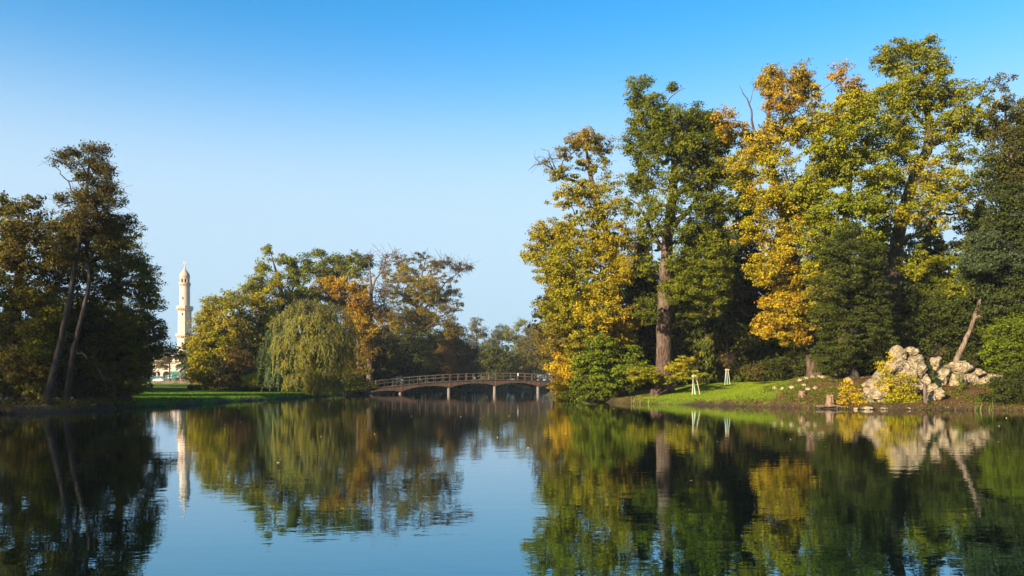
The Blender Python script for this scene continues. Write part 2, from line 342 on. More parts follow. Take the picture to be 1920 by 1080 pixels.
def tree(name, label, D, trunk, lobes, leaf=.15, dens=1.0, cat='tree', group=None, bark=None, seed=0, limbs=(), crad=.75, flat=.6, extra_back=.7, tip=.014, lmat=None, npc=46, jit=.16, droop=0., base=None, stems=1, depth=1.0, twigs=0, part='crown', shell=.35, fill=None, gaps=1.0):
    """trunk: (px,py,r[,dD]); lobes: (px,py,rx,ry,colours,[density],[dD])"""
    rs = np.random.RandomState(seed + 11); k = D / F; leaf *= .80; npc = int(npc * 1.45); fill = (D < 160 and cat == 'tree') if fill is None else fill
    T = []
    for t in trunk:
        T.append(np.append(P(t[0], t[1], D + (t[3] if len(t) > 3 else 0)), t[2]))
    T = np.array(T)
    x0, y0 = T[0, :2]; g = gz(x0, y0); T[0, 2] = g - .15
    root = empty(name, (x0, y0, g), label, cat, group)
    sk = Skel(); TT = catmull(T, 5); TT[1:-1, :2] += rs.normal(size=(len(TT) - 2, 2)) * .05 * TT[1:-1, 3:4] ** .5
    pr = -1; tn = []
    for j, q in enumerate(TT):
        fl = 1 + .7 * max(0, 1 - j / 3.0) ** 2 if T[0, 3] > .15 else 1
        pr = sk.add(q[:3], pr, max(.012, q[3] * fl)); tn.append(pr)
    base_nodes = [t for t in tn if sk.p[t][2] > g + (.15 if T[0, 3] < .15 else 1.0)] or tn
    for s_ in range(stems - 1):
        a = rs.rand() * 6.28; q0 = np.array((x0 + .3 * math.cos(a), y0 + .3 * math.sin(a), g - .1)); L = lobes[rs.randint(len(lobes))]
        q1 = P(L[0], L[1], D); prr = sk.add(q0, -1, T[0, 3] * .7)
        for q in rot_path(q0, q1 * .8 + q0 * .2, rs, 4, .05): prr = sk.add(q, prr, T[0, 3] * .5); base_nodes.append(prr)
    for lm in limbs:
        pts = catmull([P(q[0], q[1], D + (q[3] if len(q) > 3 else 0)) for q in lm], 4); rr = np.interp(np.linspace(0, 1, len(pts)), np.linspace(0, 1, len(lm)), [q[2] for q in lm])
        d = [np.linalg.norm(sk.p[t] - pts[0]) for t in base_nodes]; prr = base_nodes[int(np.argmin(d))]
        for q, r_ in list(zip(pts, rr))[1:]:
            prr = sk.add(q + rs.normal(size=3) * .06, prr, r_); base_nodes.append(prr)
    cxm = np.mean([l[0] for l in lobes]); hw = max(1, max(abs(l[0] - cxm) + l[2] for l in lobes))
    if fill:                                                                # lesser boughs between the main ones
        ext = []
        for i_, a1 in enumerate(lobes):
            for b1 in lobes[i_ + 1:]:
                if len(a1) > 6 or len(b1) > 6: continue
                dd = math.hypot(a1[0] - b1[0], a1[1] - b1[1])
                if .75 * (a1[2] + b1[2]) * .8 < dd < 1.05 * (a1[2] + b1[2]) and min(a1[5] if len(a1) > 5 else 1, b1[5] if len(b1) > 5 else 1) > .65 and rs.rand() < (.28 if gaps < 1 else .45):
                    ca, cb = [list(q) if isinstance(q, (list, tuple)) else [q] for q in (a1[4], b1[4])]
                    ext.append(((a1[0] + b1[0]) / 2 + rs.normal() * 4, (a1[1] + b1[1]) / 2 + rs.normal() * 4, a1[2] * .62, a1[3] * .62, ca + cb, .75))
        lobes = list(lobes) + ext
    allL = []
    for l in lobes:
        px, py, rx, ry, cols = l[:5]; dn = l[5] if len(l) > 5 else 1.0
        if len(l) > 6: dD = l[6]; allL.append((px, py, rx, ry, cols, dn, dD)); continue
        e = math.sqrt(max(0, 1 - ((px - cxm) / hw) ** 2)) * hw * k * .75 * depth
        dD = (rs.rand() * -.75 - .1) * e; allL.append((px, py, rx, ry, cols, dn, dD))
        if e > 1.2 and rs.rand() < extra_back: allL.append((px + rs.normal() * rx * .3, py + ry * .3, rx * .85, ry * .85, cols, dn, e * (.25 + .6 * rs.rand())))
    Cc = []; Cn = []; Ccol = []; Cr = []
    order = sorted(allL, key=lambda l: np.linalg.norm(P(l[0], l[1], D + l[6]) - sk.p[tn[len(tn) // 2]]))
    cand = list(base_nodes)
    for (px, py, rx, ry, cols, dn, dD) in order:
        c = P(px, py, D + dD); a_, b_ = rx * k, ry * k; dz = (a_ + b_) / 2
        cp = np.array([sk.p[t] for t in cand]); dv = c - cp; hor = np.linalg.norm(dv[:, :2], axis=1)
        cost = np.linalg.norm(dv, axis=1) + 2.2 * np.maximum(0, cp[:, 2] - c[2] + .35 * hor)
        pr = cand[int(np.argmin(cost))]; L = np.linalg.norm(c - sk.p[pr]); loc = []
        for q in rot_path(sk.p[pr], c - (0, 0, b_ * .3), rs, max(3, int(L / 1.3)), .10 - droop, .09): pr = sk.add(q, pr); loc.append(pr)
        cand += loc[len(loc) // 2:]
        vis = math.pi * (a_ * b_ + a_ * dz + b_ * dz) / 3 * 2.2
        nc = max(4, int(vis / (crad * crad) * 1.15 * gaps * (1 if dn > .15 else 1.3)))
        u = rs.normal(size=(nc, 3)); u /= np.linalg.norm(u, axis=1)[:, None]; rr = (shell + (1 - shell) * rs.rand(nc)) ** .6
        lump = (1 + .34 * vnoise(u * 2.1 + c, seed)) * np.where(rs.rand(nc) < (.15 if dn >= .7 else .02), 1.0 + .35 * rs.rand(nc), 1.0)
        pts = c + u * (rr * lump)[:, None] * np.array((a_, dz, b_))
        gg = ground_z(pts[:, 0], pts[:, 1]); pts[:, 2] = np.maximum(pts[:, 2], gg + .25 * crad)
        pts = pts[np.argsort(rr)]
        for q in pts:
            lp = np.array([sk.p[t] for t in loc]); d = np.linalg.norm(lp - q, axis=1) + .4 * np.maximum(0, lp[:, 2] - q[2]); pr = loc[int(np.argmin(d))]
            L = np.linalg.norm(q - sk.p[pr])
            for w_ in rot_path(sk.p[pr], q, rs, 2 if L < 1.5 else 3, .06 - droop, .1): pr = sk.add(w_, pr); loc.append(pr)
            for _ in range(twigs + (3 if dn < .35 else 0)):
                e2 = q + rs.normal(size=3) * crad * .8 + (q - c) / (np.linalg.norm(q - c) + .1) * crad * .5
                p2 = sk.add((q + e2) / 2 + rs.normal(size=3) * .08, pr); sk.add(e2, p2)
            if rs.rand() < min(1, dn * 1.2 + .02):
                Cc.append(q); Cn.append((q - c) / (np.linalg.norm(q - c) + .01)); Cr.append(crad * (.65 + .6 * rs.rand()) * (1 if dn > .5 else .75))
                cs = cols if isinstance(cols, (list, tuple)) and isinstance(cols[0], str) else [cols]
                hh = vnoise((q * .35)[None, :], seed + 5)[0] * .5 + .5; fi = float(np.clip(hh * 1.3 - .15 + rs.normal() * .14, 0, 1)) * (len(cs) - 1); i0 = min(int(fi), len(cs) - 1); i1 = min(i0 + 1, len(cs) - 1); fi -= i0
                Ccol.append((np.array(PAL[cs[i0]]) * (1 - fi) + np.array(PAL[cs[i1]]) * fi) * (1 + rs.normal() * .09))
    mesh_skel(sk, "trunk", bark or M_BARK, root, tip=tip)
    if Cc:
        mc = np.mean(Ccol, axis=0); Ccol = [q * .66 + mc * .34 for q in Ccol]              # a crown turns as one, colours blend
        Cc = np.array(Cc); Cn = np.array(Cn); Cr = np.array(Cr); Ccol = np.array(Ccol)
        nl = max(6, int(npc * dens)); idx = np.repeat(np.arange(len(Cc)), nl)
        off = rs.normal(size=(len(idx), 3)); off /= np.linalg.norm(off, axis=1)[:, None]; off *= np.where(rs.rand(len(idx), 1) < .06, .8 + .8 * rs.rand(len(idx), 1), rs.rand(len(idx), 1) ** .45) * np.array((1, 1, flat))
        pos = Cc[idx] + off * Cr[idx][:, None]
        N = off * .5 + Cn[idx] * .45 + np.array((0, 0, .4)) + rs.normal(size=(len(idx), 3)) * .6
        sw = np.where(rs.rand(len(idx)) < .12, rs.randint(len(Cc), size=len(idx)), idx)          # single leaves that turned earlier or later
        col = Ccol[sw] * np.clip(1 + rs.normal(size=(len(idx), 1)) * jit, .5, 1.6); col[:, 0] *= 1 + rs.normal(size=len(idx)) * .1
        gg = ground_z(pos[:, 0], pos[:, 1]); ok = pos[:, 2] > gg + .02; pos, N, col = pos[ok], N[ok], col[ok]
        V, Q = leaf_quads(pos, N, leaf * (.45 + 1.05 * rs.rand(len(pos))), rs)
        np_mesh(part, V, [Q], lmat or M_LEAF, root, color=np.clip(col, 0, .9))
    return root

def spruce(label, px, ptop, D, width_m, cols, seed=0, leaf=.24, group=None, skirt=.4, gap=.62, name='spruce_tree', per=9):
    rs = np.random.RandomState(seed); x, y, zt = P(px, ptop, D); g = gz(x, y); root = empty(name, (x, y, g), label, 'tree', group)
    H = zt - g; mb = MB(); mb.tube([(x, y, g - .2), (x, y, g + .4), (x, y, g + H * .5), (x, y, zt)], [H * .022, H * .016, H * .01, .02], 8)
    C = []; A = []; S = []; col = []
    z = skirt
    while z < H - .3:
        f = 1 - z / H; R = width_m / 2 * (f ** .8) * (.85 + .3 * rs.rand()) + .15; nb = max(5, int(per * (.5 + f)))
        for j in range(nb):
            t = 6.283 * (j + rs.rand() * .8) / nb; d = np.array((math.cos(t), math.sin(t), 0)); r1 = R * (.7 + .45 * rs.rand()); dr = .16 + .3 * f
            zz = z + rs.normal() * .12; pts = [np.array((x, y, g + zz)) + d * r1 * s_ + np.array((0, 0, (.10 * s_ - dr * s_ * s_) * r1)) for s_ in (0, .35, .7, 1)]
            mb.tube(pts, [.05 * f + .015, .035 * f + .012, .015, .008], 3)
            m = int(5 + r1 * 17); s_ = np.sqrt(rs.rand(m)) * .97 + .05; side = np.array((-d[1], d[0], 0))
            b0 = np.array((x, y, g + zz)) + d[None, :] * (r1 * s_)[:, None] + np.array((0, 0, 1))[None, :] * ((.10 * s_ - dr * s_ * s_) * r1)[:, None]
            lat = rs.normal(size=m) * .19 * r1 * (1.15 - s_ * .6); hang = -np.abs(rs.normal(size=m)) * (.12 + .08 * r1 * .4)
            C.append(b0 + side[None, :] * lat[:, None] + np.array((0, 0, 1))[None, :] * (hang - np.abs(lat) * .3)[:, None])
            A.append(d[None, :] + side[None, :] * (lat * 1.6 / (r1 * .2 + .1))[:, None] * .6 + np.array((0, 0, -.75))[None, :] + rs.normal(size=(m, 3)) * .25)
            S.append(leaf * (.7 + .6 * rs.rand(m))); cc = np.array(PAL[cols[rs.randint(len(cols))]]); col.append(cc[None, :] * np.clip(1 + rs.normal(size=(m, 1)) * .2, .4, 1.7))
        z += gap * (.6 + .5 * f)
    mb.build("trunk", M_BARKD, root, smooth=True)
    C = np.concatenate(C); A = np.concatenate(A); S = np.concatenate(S); col = np.concatenate(col)
    N = rs.normal(size=C.shape) * .6 + (C - np.array((x, y, 0))) * (1, 1, 0) * .3 + np.array((0, 0, .5))
    gg = ground_z(C[:, 0], C[:, 1]); ok = C[:, 2] > gg + .05
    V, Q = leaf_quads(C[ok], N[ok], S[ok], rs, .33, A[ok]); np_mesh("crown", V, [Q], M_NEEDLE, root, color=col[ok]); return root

# ================================================================ PLANTS ON THE RIGHT BANK
G_R = 'tall autumn trees on the right bank'
Y, YG, GN = ['yellow', 'gold', 'lime'], ['lime', 'yg', 'gold'], ['green', 'yg', 'dgreen', 'green']
tree('oak_tree', 'gnarled golden oak with bare upper left twigs, farthest left of the right bank trees', 78,
 [(1163, 742, .55), (1160, 640, .5), (1152, 500, .42), (1128, 400, .3), (1105, 320, .2), (1098, 262, .07)],
 [(1095, 258, 34, 20, ['brown', 'gold', 'rust'], .6), (1132, 268, 24, 20, ['brown', 'gold'], .55), (1070, 285, 26, 16, ['gold', 'brown'], .45), (1122, 305, 34, 20, ['gold', 'olive'], .5), (1050, 330, 32, 18, ['gold', 'olive'], .55),
  (1022, 300, 16, 10, 'brown', .12), (1095, 352, 44, 18, ['gold', 'lime'], .6), (1150, 345, 30, 25, ['gold', 'yg'], .6), (1060, 375, 34, 18, Y, .5), (1135, 392, 42, 26, Y, .8), (1095, 425, 52, 28, Y, .9), (1040, 440, 46, 26, YG, .9), (1005, 470, 28, 26, ['gold', 'lime'], .75),
  (1160, 440, 36, 30, YG, .7), (1080, 475, 56, 34, YG), (1140, 505, 46, 34, Y, .8), (1040, 505, 40, 26, YG, .8), (1085, 545, 54, 34, YG), (1050, 580, 36, 34, ['yg', 'olive'], .8), (1125, 585, 46, 34, Y, .9), (1090, 620, 52, 32, YG), (1175, 595, 36, 24, ['orange', 'gold'], .6), (1150, 625, 36, 26, ['gold', 'orange'], .6),
  (1045, 640, 34, 38, ['duns', 'brown', 'olive'], .8), (1115, 660, 46, 34, ['yg', 'olive'], .8)],
 limbs=[[(1130, 405, .2), (1095, 350, .16), (1045, 328, .1), (1018, 305, .05), (990, 318, .02)], [(1045, 328, .06), (1030, 290, .04), (1012, 276, .015)], [(1140, 480, .2), (1080, 455, .14), (1020, 450, .08), (985, 480, .03)]],
 seed=1, group=G_R, npc=44, leaf=.112, crad=.56, gaps=.66, flat=.55, shell=.3, bark=M_BARK)
tree('oak_tree', 'tall dark green oak with thick bare reddish trunk behind the staked saplings', 74,
 [(1243, 708, .78), (1244, 640, .72), (1247, 520, .6), (1254, 430, .5), (1263, 350, .4), (1264, 290, .28), (1258, 230, .16), (1240, 180, .05)],
 [(1200, 156, 26, 16, GN, .9), (1188, 184, 18, 18, GN, .8), (1262, 163, 12, 10, ['olive', 'green'], .5), (1225, 190, 24, 18, GN, .7), (1215, 228, 42, 26, GN), (1268, 222, 44, 26, GN), (1318, 225, 36, 26, GN), (1195, 272, 32, 32, GN), (1245, 275, 44, 30, GN), (1305, 275, 46, 34, GN), (1352, 262, 32, 30, GN, .8),
  (1360, 315, 36, 34, GN), (1210, 335, 36, 32, GN, .85), (1310, 330, 44, 34, GN, .9), (1200, 390, 34, 26, ['green', 'yg'], .8), (1310, 390, 46, 32, GN, .9), (1368, 375, 34, 32, GN, .9), (1222, 430, 30, 26, ['green', 'yg'], .7), (1300, 440, 48, 30, GN, .9), (1350, 440, 34, 30, GN, .8), (1283, 490, 40, 26, ['green', 'yg'], .9), (1335, 500, 38, 28, GN, .9), (1290, 545, 44, 24, ['green', 'yg'], .9), (1215, 500, 22, 26, ['yg', 'green'], .5), (1210, 575, 26, 24, GN, .7), (1300, 585, 26, 16, ['yg', 'green'], .5), (1345, 560, 30, 22, GN, .8), (1262, 345, 34, 28, ['green', 'yg'], .9, -3.5), (1240, 395, 30, 22, ['green', 'yg'], .8, -3.5), (1275, 425, 30, 18, ['yg', 'green'], .6, -3.5), (1262, 540, 28, 20, ['yg', 'green'], .9, -3.5)],
 limbs=[[(1256, 430, .3), (1290, 395, .25), (1325, 350, .18), (1350, 320, .1)], [(1250, 480, .2), (1225, 440, .18), (1200, 390, .1), (1180, 370, .03)], [(1262, 290, .16), (1290, 240, .12), (1310, 215, .05)], [(1245, 195, .06), (1268, 172, .04), (1285, 165, .015)]],
 seed=2, group=G_R, npc=44, leaf=.112, crad=.56, gaps=.66, flat=.55, shell=.3, bark=M_BARK)
OR = ['rust', 'orange', 'gold', 'brown']
tree('maple_tree', 'tall maple with orange top and low yellow boughs above the grass mound', 70,
 [(1527, 698, .55), (1520, 640, .5), (1503, 540, .42), (1473, 420, .36), (1446, 310, .3), (1440, 230, .2), (1455, 150, .05)],
 [(1445, 145, 28, 26, OR, .85), (1500, 138, 26, 24, ['rust', 'brown', 'gold'], .8), (1470, 185, 38, 28, OR, .9), (1520, 175, 26, 30, ['gold', 'orange'], .8), (1575, 135, 17, 20, ['pink', 'orange'], .6), (1600, 170, 28, 20, ['pink', 'orange'], .7), (1358, 222, 24, 18, ['orange', 'rust'], .8), (1382, 248, 30, 20, ['orange', 'gold'], .85), (1425, 262, 40, 26, Y), (1478, 240, 42, 32, Y), (1540, 225, 38, 32, YG),
  (1372, 300, 26, 16, YG, .7), (1400, 325, 36, 22, YG, .9), (1455, 310, 40, 34, YG), (1435, 370, 36, 32, Y), (1485, 370, 42, 40, YG), (1410, 430, 26, 28, Y, .9), (1450, 440, 38, 36, Y), (1495, 450, 40, 36, YG), (1430, 500, 30, 30, ['gold', 'yellow', 'lime', 'gold']), (1475, 515, 40, 34, ['yellow', 'gold', 'gold', 'orange', 'lime']), (1460, 575, 40, 30, ['yellow', 'gold', 'gold', 'orange', 'lime']), (1505, 580, 30, 34, Y), (1438, 612, 24, 22, ['gold', 'orange', 'yellow']), (1490, 625, 34, 20, ['yellow', 'gold', 'gold', 'orange', 'lime']), (1515, 520, 30, 34, YG)],
 limbs=[[(1446, 310, .14), (1415, 240, .1), (1406, 195, .06), (1385, 160, .015)], [(1406, 200, .04), (1412, 165, .02), (1410, 145, .01)], [(1450, 270, .16), (1480, 210, .12), (1498, 150, .04)], [(1470, 400, .2), (1540, 300, .14), (1575, 190, .06), (1576, 140, .02)]],
 seed=3, group=G_R, npc=44, leaf=.112, crad=.56, gaps=.66, flat=.55, shell=.3)
tree('maple_tree', 'broad lime green maple, crown between the orange topped one and the tallest oak', 67,
 [(1578, 700, .4), (1580, 600, .36), (1578, 500, .3), (1590, 380, .24), (1602, 260, .08)],
 [(1560, 265, 40, 32, ['lime', 'yg', 'fresh']), (1618, 225, 36, 30, ['lime', 'fresh']), (1592, 195, 30, 24, ['gold', 'lime'], .9), (1545, 290, 34, 26, ['lime', 'yg']), (1640, 180, 22, 20, ['lime', 'yg'], .8), (1500, 360, 30, 28, ['lime', 'yg'], .9), (1640, 270, 36, 32, ['lime', 'yg']), (1590, 310, 48, 34, ['lime', 'yg', 'fresh']), (1530, 330, 44, 34, ['lime', 'yg']), (1650, 325, 36, 30, ['lime', 'fresh']), (1560, 375, 48, 34, ['lime', 'fresh', 'yg']), (1620, 385, 44, 32, ['fresh', 'lime']), (1515, 400, 36, 34, ['fresh', 'lime']), (1545, 440, 44, 32, ['fresh', 'yg']), (1600, 445, 44, 30, ['fresh', 'yg'], .8), (1530, 490, 34, 30, ['fresh', 'lime'], .8)],
 seed=4, group=G_R, npc=44, leaf=.112, crad=.56, gaps=.66, flat=.55, shell=.3)
tree('oak_tree', 'tallest oak, green topped with golden lower boughs, rising behind the rock pile', 73,
 [(1668, 705, .7), (1673, 560, .62), (1680, 470, .6), (1692, 405, .55), (1715, 330, .48), (1740, 272, .42), (1738, 200, .26), (1722, 120, .08)],
 [(1685, 90, 34, 20, ['olive', 'yg', 'lime'], .9), (1735, 92, 28, 20, ['olive', 'yg', 'lime'], .9), (1655, 108, 18, 10, 'olive', .7), (1668, 122, 28, 18, ['olive', 'yg'], .9), (1715, 130, 36, 26, ['yg', 'lime', 'green']), (1762, 125, 20, 18, ['yg', 'lime', 'green'], .8), (1690, 175, 36, 32, ['yg', 'lime', 'green'], .9), (1748, 180, 36, 34, ['yg', 'green', 'lime']), (1800, 175, 26, 22, ['yg', 'olive'], .7), (1838, 175, 22, 20, ['olive', 'yg'], .6), (1690, 225, 38, 32, ['yg', 'green', 'lime'], .9), (1815, 215, 36, 26, ['yg', 'lime'], .8), (1775, 240, 36, 26, ['yg', 'lime', 'green'], .9), (1848, 240, 26, 26, ['yg', 'olive'], .6), (1700, 280, 38, 28, ['yg', 'green', 'lime'], .85), (1800, 285, 32, 26, ['green', 'dgreen'], .7),
  (1660, 345, 38, 28, ['gold', 'lime', 'yg'], 1, -4), (1720, 330, 44, 32, ['lime', 'gold', 'yg'], 1, -4.5), (1775, 335, 40, 32, ['gold', 'lime', 'yg'], 1, -4), (1745, 375, 46, 28, ['yellow', 'gold', 'lime'], 1, -5), (1795, 380, 30, 30, ['lime', 'gold'], 1, -3), (1700, 400, 38, 22, ['lime', 'gold', 'fresh'], .8, -5), (1660, 400, 26, 26, ['fresh', 'lime'], .8, -3), (1745, 420, 38, 20, ['lime', 'yellow'], .7, -4.5), (1640, 440, 30, 30, ['fresh', 'green'], .8, -2),
  (1715, 495, 36, 26, ['fresh', 'lime', 'green'], 1, -5), (1765, 505, 36, 28, ['green', 'fresh'], .9, -4), (1790, 545, 30, 22, ['green', 'lime'], .8, -4), (1800, 470, 36, 26, ['green', 'dgreen'], .8, -2), (1745, 545, 26, 20, ['fresh', 'green'], .7, -4), (1820, 420, 28, 28, ['green', 'dgreen'], .8, 0), (1720, 450, 34, 22, ['green', 'dgreen'], .6, 2)],
 limbs=[[(1742, 275, .32), (1790, 245, .26), (1825, 218, .18), (1850, 180, .08), (1872, 160, .03)], [(1740, 240, .2), (1705, 200, .16), (1690, 120, .06)], [(1690, 410, .2), (1740, 400, .16), (1795, 400, .08), (1838, 390, .03)]],
 seed=5, group=G_R, npc=44, leaf=.112, crad=.56, gaps=.66, flat=.55, shell=.3)
tree('poplar_tree', 'thin leaved half bare tree with a pale trunk at the right picture edge', 69,
 [(1893, 720, .3), (1890, 500, .26), (1887, 300, .2), (1885, 170, .03)],
 [(1878, 155, 24, 14, ['rust', 'olive'], .35), (1892, 190, 26, 18, ['duns', 'olive'], .5), (1862, 205, 18, 18, ['duns', 'olive'], .45), (1905, 235, 30, 26, ['duns', 'dgreen'], .8), (1868, 250, 24, 24, ['duns', 'olive'], .8), (1880, 350, 40, 30, ['dgreen', 'duns']), (1835, 345, 28, 28, ['dgreen', 'green'], .9), (1930, 370, 36, 30, ['dgreen']), (1895, 290, 40, 26, ['dgreen', 'duns'], .8), (1855, 310, 28, 26, ['dgreen', 'green'], .6), (1925, 320, 34, 34, ['dgreen', 'duns']), (1940, 260, 30, 34, ['dgreen', 'olive'], .8), (1945, 200, 30, 30, ['duns', 'olive'], .7)],
 seed=6, group=G_R, leaf=.12, bark=M_BARKL)
DK = ['deep', 'deep', 'dgreen', 'deep']
tree('cypress_tree', 'dark blue green evergreen on a leaning pale trunk above the boulders', 60,
 [(1778, 695, .30), (1800, 660, .2), (1818, 620, .155), (1832, 580, .135), (1843, 535, .11), (1858, 470, .12), (1872, 400, .04)],
 [(1895, 370, 36, 32, DK, 1), (1870, 415, 36, 30, ['deep', 'dgreen']), (1915, 430, 36, 36, DK), (1850, 455, 34, 28, ['blue', 'dgreen']), (1885, 480, 38, 32, ['dgreen', 'deep', 'blue']), (1838, 498, 34, 20, ['blue', 'dgreen']), (1850, 545, 22, 11, ['blue', 'dgreen'], .6, -.6), (1826, 556, 12, 7, ['blue', 'dgreen'], .4, -.4), (1920, 500, 32, 36, DK), (1865, 525, 38, 22, ['blue', 'deep']), (1900, 555, 38, 28, DK), (1818, 515, 24, 14, ['blue', 'dgreen'], .7), (1940, 570, 34, 34, DK), (1872, 575, 30, 20, DK, .8)],
 limbs=[[(1843, 540, .05), (1860, 520, .04), (1838, 500, .02)], [(1843, 545, .04), (1870, 530, .03), (1850, 505, .012)]],
 seed=7, leaf=.095, bark=M_BARKL, lmat=M_NEEDLE, flat=.5, crad=.6, npc=60, cat='tree')
tree('yew_tree', 'broad dark yew left of the rock pile with small dense foliage', 62,
 [(1600, 706, .3), (1600, 640, .25), (1598, 540, .18), (1592, 440, .03)],
 [(1592, 440, 30, 30, ['dgreen', 'deep'], .7), (1560, 470, 34, 26, ['dgreen', 'deep'], .7), (1628, 478, 30, 26, DK, .8), (1590, 505, 42, 32, ['deep', 'dgreen', 'olive']), (1545, 540, 36, 32, ['deep', 'dgreen', 'olive']), (1640, 530, 34, 30, DK), (1590, 565, 46, 34, ['deep', 'dgreen', 'olive']), (1545, 600, 34, 32, ['deep', 'dgreen', 'olive']), (1640, 590, 36, 32, DK), (1595, 625, 46, 32, ['deep', 'dgreen', 'olive']), (1650, 635, 28, 24, DK), (1550, 655, 30, 26, DK), (1600, 675, 46, 22, DK), (1640, 670, 26, 20, DK), (1560, 690, 28, 14, DK)],
 seed=8, leaf=.08, bark=M_BARKD, lmat=M_NEEDLE, crad=.46, npc=44, flat=.45, shell=.35, gaps=.62)
tree('yew_bush', 'dark yew bush in the deep shade directly behind the rock pile', 68,
 [(1745, 690, .2), (1745, 620, .15), (1745, 560, .03)],
 [(1690, 560, 34, 32, DK), (1740, 580, 40, 36, DK), (1795, 590, 36, 36, DK), (1700, 620, 36, 34, DK), (1755, 640, 40, 32, DK), (1810, 640, 32, 32, DK), (1700, 670, 34, 24, DK), (1790, 680, 40, 24, DK)],
 seed=9, leaf=.12, bark=M_BARKD, lmat=M_NEEDLE, crad=.7, npc=40)
tree('laurel_bush', 'sunlit bright green rounded bush at the right edge above the boulders', 59,
 [(1885, 705, .08), (1885, 670, .06), (1885, 620, .02)],
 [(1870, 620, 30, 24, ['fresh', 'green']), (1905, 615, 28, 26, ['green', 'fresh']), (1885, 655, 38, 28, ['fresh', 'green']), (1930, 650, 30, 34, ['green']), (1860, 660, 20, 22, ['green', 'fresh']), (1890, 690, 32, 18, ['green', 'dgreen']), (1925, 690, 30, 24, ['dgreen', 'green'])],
 seed=10, leaf=.09, crad=.45, npc=44, cat='bush', stems=5, shell=.5)
tree('yew_bush', 'low dark evergreen bush overhanging the water in the lower right corner', 53,
 [(1905, 755, .08), (1905, 735, .06), (1905, 715, .02)],
 [(1890, 715, 26, 16, DK), (1925, 715, 30, 24, DK), (1880, 738, 28, 16, DK), (1915, 745, 32, 16, DK), (1860, 748, 20, 10, ['dgreen', 'green'], .8), (1945, 745, 30, 22, DK)],
 seed=11, leaf=.08, crad=.4, npc=44, cat='bush', stems=5, lmat=M_NEEDLE, shell=.5)
# spruces and dark fill behind
G_S = 'dark spruces behind the right bank trees'
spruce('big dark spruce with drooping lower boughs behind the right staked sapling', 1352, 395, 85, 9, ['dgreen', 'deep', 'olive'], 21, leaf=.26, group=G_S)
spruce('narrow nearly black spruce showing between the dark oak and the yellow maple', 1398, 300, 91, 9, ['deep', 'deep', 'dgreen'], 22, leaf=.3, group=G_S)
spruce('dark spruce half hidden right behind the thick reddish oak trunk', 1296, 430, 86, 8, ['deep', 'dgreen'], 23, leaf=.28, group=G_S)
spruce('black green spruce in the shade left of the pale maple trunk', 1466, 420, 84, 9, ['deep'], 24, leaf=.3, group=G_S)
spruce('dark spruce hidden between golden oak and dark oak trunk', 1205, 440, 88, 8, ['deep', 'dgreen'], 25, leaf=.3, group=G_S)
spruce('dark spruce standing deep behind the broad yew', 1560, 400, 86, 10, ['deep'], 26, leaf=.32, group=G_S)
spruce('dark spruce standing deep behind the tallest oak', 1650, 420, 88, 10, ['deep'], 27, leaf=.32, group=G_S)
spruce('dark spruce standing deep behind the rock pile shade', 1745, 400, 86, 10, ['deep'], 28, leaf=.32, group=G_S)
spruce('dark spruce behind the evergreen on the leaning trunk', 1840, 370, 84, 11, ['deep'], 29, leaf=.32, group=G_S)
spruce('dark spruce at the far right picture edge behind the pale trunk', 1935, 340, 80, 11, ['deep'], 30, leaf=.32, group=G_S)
# understory
tree('hazel_bush', 'low yellow green bush around the foot of the thick oak trunk', 71,
 [(1225, 722, .06), (1225, 705, .05), (1225, 692, .02)],
 [(1195, 700, 24, 16, ['gold', 'lime', 'yg'], .7), (1222, 700, 18, 10, ['gold', 'lime'], .45), (1272, 688, 24, 12, ['yellow', 'lime'], .6), (1292, 704, 26, 9, ['lime', 'yg'], .7), (1245, 712, 30, 8, ['yg', 'green'], .6), (1285, 672, 18, 8, ['gold', 'lime'], .5)],
 seed=31, leaf=.10, crad=.42, npc=30, cat='bush', stems=5, flat=.35)
tree('dark_bush', 'dark green bush in shade left of the pale maple trunk', 74,
 [(1480, 705, .06), (1480, 680, .05), (1480, 660, .02)],
 [(1450, 690, 26, 18, DK), (1485, 675, 28, 22, ['dgreen', 'deep']), (1480, 700, 34, 14, DK), (1420, 695, 30, 18, ['deep', 'brown'], .8)],
 seed=32, leaf=.1, crad=.5, npc=36, cat='bush', stems=4, lmat=M_NEEDLE)
tree('sumac_bush', 'fresh green feathery bush leaning over the water under the golden oak', 76,
 [(1140, 745, .12), (1135, 710, .09), (1130, 650, .02)],
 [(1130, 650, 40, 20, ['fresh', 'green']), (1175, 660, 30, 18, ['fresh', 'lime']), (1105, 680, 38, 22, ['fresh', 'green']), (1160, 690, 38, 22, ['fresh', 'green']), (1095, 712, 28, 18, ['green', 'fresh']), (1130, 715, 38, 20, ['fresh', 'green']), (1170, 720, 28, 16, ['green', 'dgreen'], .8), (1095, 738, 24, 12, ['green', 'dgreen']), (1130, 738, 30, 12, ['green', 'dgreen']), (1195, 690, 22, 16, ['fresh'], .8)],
 seed=33, leaf=.12, crad=.5, npc=36, cat='bush', stems=6, flat=.4)
tree('maple_bush', 'bright orange yellow bush hanging over the right end of the bridge', 85,
 [(1068, 745, .08), (1066, 715, .06), (1060, 680, .02)],
 [(1055, 665, 20, 16, ['yellow', 'orange', 'gold']), (1080, 680, 20, 16, ['yellow', 'gold']), (1045, 690, 20, 14, ['orange', 'yellow']), (1065, 705, 24, 14, ['orange', 'yellow']), (1050, 722, 18, 12, ['orange', 'yellow']), (1078, 725, 20, 14, ['yellow', 'gold', 'green']), (1062, 742, 22, 10, ['gold', 'lime'])],
 seed=34, leaf=.13, crad=.5, npc=36, cat='bush', stems=5, shell=.45)
